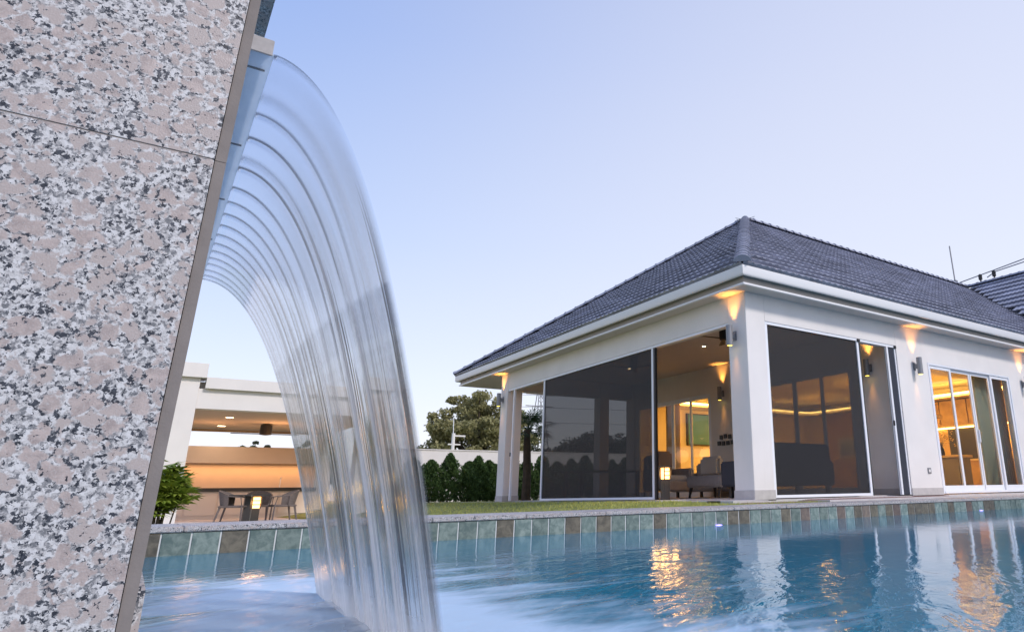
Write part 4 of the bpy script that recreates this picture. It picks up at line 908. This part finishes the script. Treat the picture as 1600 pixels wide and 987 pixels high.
# wicker dining chairs and table
def wchair(loc, rz, label):
    t = thing('wicker_chair', label, 'chair', (0, 0, 0), 'brown wicker chairs round the patio table')
    # curved tub back: seat centre at origin, back towards +X
    mb = MB(); n = 14
    for k in range(n+1):
        a = R(-80+160*k/n); e_ = math.cos(a); r0, r1 = .25, .27+.05*e_
        top = .46+.20+.16*max(0, e_)
        for r_, z_ in ((r0, .40), (r1, top), (r1-.03, top), (r0-.03, .42)): mb.v.append((r_*math.cos(a), r_*math.sin(a)*1.02, z_))
    for k in range(n):
        for j in range(4): mb.f.append((4*k+j, 4*k+(j+1) % 4, 4*k+4+(j+1) % 4, 4*k+4+j))
    mb.f += [(0, 1, 2, 3), (4*n+3, 4*n+2, 4*n+1, 4*n)]
    obj('backrest', mb, wicker, t, smooth=True)
    obj('seat', MB().box(-.24, .24, -.24, .24, .36, .42), wicker, t, bevel=.015)
    obj('armrest', MB().tube([(.05, .27, .66), (-.2, .26, .63), (-.24, .25, .4), (-.25, .24, 0)], .018, 6), wicker, t)
    obj('armrest', MB().tube([(.05, -.27, .66), (-.2, -.26, .63), (-.24, -.25, .4), (-.25, -.24, 0)], .018, 6), wicker, t)
    for s in (-1, 1): obj('leg', MB().tube([(.2, s*.2, .38), (.27, s*.23, 0)], [.024, .018], 6), wicker, t)
    t.location = loc; t.rotation_euler = (0, 0, rz); return t
ZC = -.405
c1 = wchair((-5.70, 14.5, ZC), PI-.35, 'brown wicker chair left of the patio table, its back to the left')
c1.scale = (1.2, 1.2, 1)
dup(c1, (-4.50, 14.5, ZC), 'brown wicker chair right of the patio table, its back to the right', .15)
dup(c1, (-4.95, 15.6, ZC), 'brown wicker chair behind the patio table', PI/2)
ta = thing('patio_table', 'dark patio table between the brown wicker chairs', 'table', (-5.3, 14.7, ZC))
obj('tabletop', MB().box(-5.85, -4.85, 14.3, 15.15, ZC+.66, ZC+.70), dark, ta, bevel=.004); obj('pedestal', MB().box(-5.42, -5.18, 14.6, 14.84, ZC, ZC+.66), dark, ta)

# ------------------------------------------------------------------ planting
def leaves(mb_v, mb_f, P, L, Wd, dirs=None):
    """P (n,3) centres; one small quad-like leaf at each"""
    n = len(P); d = dirs if dirs is not None else rng.normal(size=(n, 3)); d = d/np.linalg.norm(d, axis=1, keepdims=True)
    s = np.cross(d, rng.normal(size=(n, 3))); s /= np.linalg.norm(s, axis=1, keepdims=True)
    L = L*rng.uniform(.6, 1.3, (n, 1)); Wd = Wd*rng.uniform(.7, 1.2, (n, 1))
    V4 = np.stack([P-d*L/2, P+s*Wd/2, P+d*L/2, P-s*Wd/2], 1).reshape(-1, 3); b = len(mb_v)
    mb_v.extend(V4.tolist()); mb_f.extend((np.arange(4*n).reshape(-1, 4)+b).tolist())
def crown(name, P, L, Wd, m_, parent, dirs=None):
    mb = MB(); leaves(mb.v, mb.f, P, L, Wd, dirs); return obj(name, mb, m_, parent)
def clump_points(c, r, n, shell=.55):
    d = rng.normal(size=(n, 3)); d /= np.linalg.norm(d, axis=1, keepdims=True)
    return np.array(c)+d*np.array(r)*(rng.uniform(shell, 1, (n, 1))**.6)
def tree(loc, w, h, zb, label, m_, n=160, per=170, leaf=.22, grp=None, flat=1.0):
    t = thing('tree', label, 'tree', loc, grp); x, y, z = loc; tr = MB()
    tr.tube([(x, y, z), (x+.1, y, z+h*.3), (x-.1, y, z+h*.6)], [w*.045, w*.035, w*.02], 8)
    Ps = []
    for k in range(n):
        a = random.uniform(0, 2*PI); rr = math.sqrt(random.random())*w/2; hh_ = math.sqrt(max(0, 1-(rr/(w/2))**2))
        zc = zb+(h-zb)*(random.uniform(.08, 1)*hh_**.7*flat*.92+.06)
        c = (x+rr*math.cos(a), y+rr*math.sin(a)*.8, z+zc); r_ = random.uniform(.05, .10)*w
        Ps.append(clump_points(c, (r_, r_, r_*.6), int(per*random.uniform(.6, 1.2)), .2))
        if k % 6 == 0: tr.tube([(x, y, z+h*.25+random.random()*h*.2), ((x+c[0])/2, (y+c[1])/2, (z+h*.35+c[2])/2), c], [w*.018, w*.010, w*.004], 5)
    obj('trunk', tr, bark, t); crown('crown', np.concatenate(Ps), leaf, leaf*.6, m_, t); return t
tree((13.4, 45, -.43), 9.5, 8.9, 1.5, 'broad olive green tree behind the white wall left of the house', leaf_tree, 215, 170, .30)
tree((19.5, 50, -.43), 8, 7.2, 1.0, 'lower olive tree behind the white wall, right of the broad one', leaf_dark, 110, 130, .26)
tree((34.5, 60, -.43), 11, 7.4, 4.6, 'flat topped spreading tree seen through the dark left screen', leaf_dark, 110, 130, .30, flat=1.0)
tree((28.5, 58, -.43), 4.5, 5.8, 2.6, 'small spreading tree left of the flat topped one behind the screen', leaf_dark, 50, 110, .26)
tree((-2.2, 42, -.43), 3.0, 4.3, 1.0, 'small bushy tree peeping above the pavilion wall, left', leaf_dark, 120, 120, .2)
tree((.6, 42, -.43), 3.2, 4.5, 1.0, 'small bushy tree peeping above the pavilion wall, right', leaf_dark, 120, 120, .2)
# conifer hedge
hnames = ['first dark green cypress shrub beside the waterfall edge', 'second cypress shrub from the waterfall before the white wall', 'third and fullest cypress shrub from the waterfall', 'cypress shrub touching the leftmost house column']
xs_h = [-.2, .45, 1.12, 1.86, 2.62] + [2.2+.66*i for i in range(12)]
for i, x_ in enumerate(xs_h):
    if i < 5: lab = ['cypress shrub half hidden by the falling water'] + hnames; lab = lab[i]
    else: lab = 'cypress shrub in the hedge seen through the veranda, number %s from its left end' % ['one','two','three','four','five','six','seven','eight','nine','ten','eleven','twelve','thirteen','fourteen','fifteen','sixteen','seventeen','eighteen','nineteen','twenty'][i-5]
    h_ = [1.75, 1.66, 1.78, 1.82, 1.74][i % 5]*random.uniform(.76, .98); z0 = gz(x_, 17)-.02
    t = thing('cypress_shrub', lab, 'shrub', (x_, 17, z0), 'cypress hedge along the white wall')
    n = 5200 if i < 8 else 2200; u = rng.random(n)**.85; a = rng.uniform(0, 2*PI, n)
    prof = np.interp(u, [0, .12, .35, .6, .8, .93, 1], [.36, .41, .42, .37, .27, .15, .04]); lump = 1+.26*np.sin(a*2+u*8+i*2.1)+.20*np.sin(a*5+u*21+i)+.12*np.sin(a*9+u*37)
    r_ = prof*lump*rng.uniform(.12, 1.05, n)**.5; P = np.c_[x_+r_*np.cos(a), 17+r_*np.sin(a), z0+.03+u*h_]
    dr = np.c_[np.cos(a)*.6, np.sin(a)*.6, np.full(n, .9)]+rng.normal(0, .5, (n, 3))
    crown('crown', P, .10 if i < 8 else .13, .05 if i < 8 else .07, leaf_hedge, t, dr); obj('trunk', MB().tube([(x_, 17, z0), (x_, 17, z0+h_*.8)], [.03, .01], 6), bark, t)
bwl = struct('boundary_wall', MB().box(-14, 60, 19+1.5, 19.2+1.5, -.5, 1.92), white) if False else obj('boundary_wall', MB().box(-.6, 60, 20.6, 20.8, -.5, 2.02).box(-.6, 60, 20.57, 20.83, 2.02, 2.06), white)
tag(bwl, 'long white rendered garden wall behind the cypress hedge', 'wall')
# palm
pm = thing('palm_tree', 'fan palm with a shaggy dark trunk seen through the left end of the veranda', 'palm', (2.75, 14, -.03))
tk = MB(); tk.tube([(2.75, 14, -.03), (2.76, 14, .8), (2.72, 14, 1.7), (2.70, 14, 2.35)], [.16, .14, .13, .10], 10); obj('trunk', tk, bark, pm)
for k in range(30):
    a = k*2.4+random.uniform(-.2, .2); el = random.uniform(-.55, 1.15); L = random.uniform(.45, .7)
    b0 = Vector((2.70, 14, 2.30)); d = Vector((math.cos(a)*math.cos(el), math.sin(a)*math.cos(el), math.sin(el)))
    hub = b0+d*L; mb = MB(); mb.tube([b0, hub], .010, 4)
    s = d.cross(Vector((0, 0, 1))).normalized(); u_ = s.cross(d)
    for j in range(15):
        th = R(-100+200*j/14); dd = (d*math.cos(th)+s*math.sin(th)).normalized(); l_ = .55*(.75+.25*math.cos(th)); w_ = s*math.cos(th)-d*math.sin(th)
        m1 = hub+dd*l_*.5+u_*.02; tp_ = hub+dd*l_-Vector((0, 0, .12*random.uniform(.5, 1.3)))
        mb.add([hub, m1+w_*.020, tp_, m1-w_*.020], [(0, 1, 2, 3)])
    obj('frond', mb, leaf_palm, pm)
# lady palm at the left
lp = thing('lady_palm', 'bright green lady palm clump beside the granite wall', 'plant', (-7.5, 4.0, -.42))
def ladyp(t, cx_, cy_, zb, n, hmin, hmax, spread):
    for k in range(n):
        bx_, by_ = cx_+random.gauss(0, spread*.45), cy_+random.gauss(0, spread*.45); h_ = random.uniform(hmin, hmax)
        top = Vector((bx_+random.gauss(0, spread*.7), by_+random.gauss(0, spread*.6), zb+h_)); st = MB().tube([(bx_, by_, zb), (bx_*.5+top.x*.5, by_*.5+top.y*.5, zb+h_*.55), top], [.012, .010, .006], 5)
        obj('stem', st, bark, t); mb = MB(); mb.tube([(bx_*.5+top.x*.5, by_*.5+top.y*.5, zb+h_*.55), top], .007, 4)
        for q_ in range(9):
            a = random.uniform(0, 2*PI); el = random.uniform(-.1, 1.0); d = Vector((math.cos(a)*math.cos(el), math.sin(a)*math.cos(el), math.sin(el)))
            base = top.lerp(Vector((bx_*.5+top.x*.5, by_*.5+top.y*.5, zb+h_*.55)), random.uniform(.02, .95)); hub = base+d*random.uniform(.10, .20); mb.tube([base, hub], .003, 3)
            s = d.cross(Vector((0, 0, 1))).normalized(); u_ = s.cross(d)
            for j in range(8):
                th = R(-85+170*j/7); dd = (d*math.cos(th)+s*math.sin(th)).normalized(); l_ = random.uniform(.16, .26); w_ = s*math.cos(th)-d*math.sin(th); m1 = hub+dd*l_*.55+u_*.012
                mb.add([hub, m1+w_*.024, hub+dd*l_-Vector((0, 0, .03)), m1-w_*.024], [(0, 1, 2, 3)])
        obj('leaf_cluster', mb, leaf_lady, t)
ladyp(lp, -7.60, 4.0, -.40, 19, .45, .98, .16)
# utility mast and pylon
ms_ = thing('utility_pole', 'slim white mast with a short cross arm rising over the garden wall', 'mast', (5.9, 30, -.43))
obj('pole', MB().tube([(5.9, 30, -.43), (5.88, 30, 3.6)], .10, 8), white, ms_); obj('antenna', MB().tube([(5.86, 30, 3.6), (5.82, 30, 4.5)], .022, 6), alu, ms_); obj('cross_arm', MB().box(5.85, 6.55, 29.95, 30.05, 3.42, 3.5), white, ms_); obj('lamp_head', MB().box(5.6, 6.3, 29.95, 30.05, 2.95, 3.02), white, ms_)
py = thing('lattice_pylon', 'faint lattice power pylon seen through the dark left screen', 'pylon', (96, 200, 0)); mb = MB(); mb2 = MB()
for sx in (-1, 1):
    for sy in (-1, 1): mb.tube([(96+sx*4, 200+sy*4, 0), (96+sx*.6, 200+sy*.6, 34)], .16, 4)
for k in range(12):
    z0, z1 = k*34/12, (k+1)*34/12; w0, w1 = 4-3.4*k/12, 4-3.4*(k+1)/12
    mb2.tube([(96-w0, 196+4-w0, z0), (96+w1, 200-w1, z1)], .10, 4); mb2.tube([(96+w0, 200-w0, z0), (96-w1, 200-w1, z1)], .10, 4)
obj('tower_leg', mb, alu_gr, py); obj('bracing', mb2, alu_gr, py)
for i, z_ in enumerate((24, 29, 33)):
    obj('cross_arm', MB().box(91, 101, 199.8, 200.2, z_, z_+.3), alu_gr, py)
    tag(obj('power_line', MB().tube([(96-(10-t_)*14, 200+(10-t_)*3, z_+.012*(t_)*(t_-20)+1+.0) for t_ in range(9, 21)], .06, 4), alu_gr), ['lowest power line sagging behind the veranda', 'middle power line sagging behind the veranda', 'topmost power line sagging behind the veranda'][i], 'power line', 'power lines from the pylon')
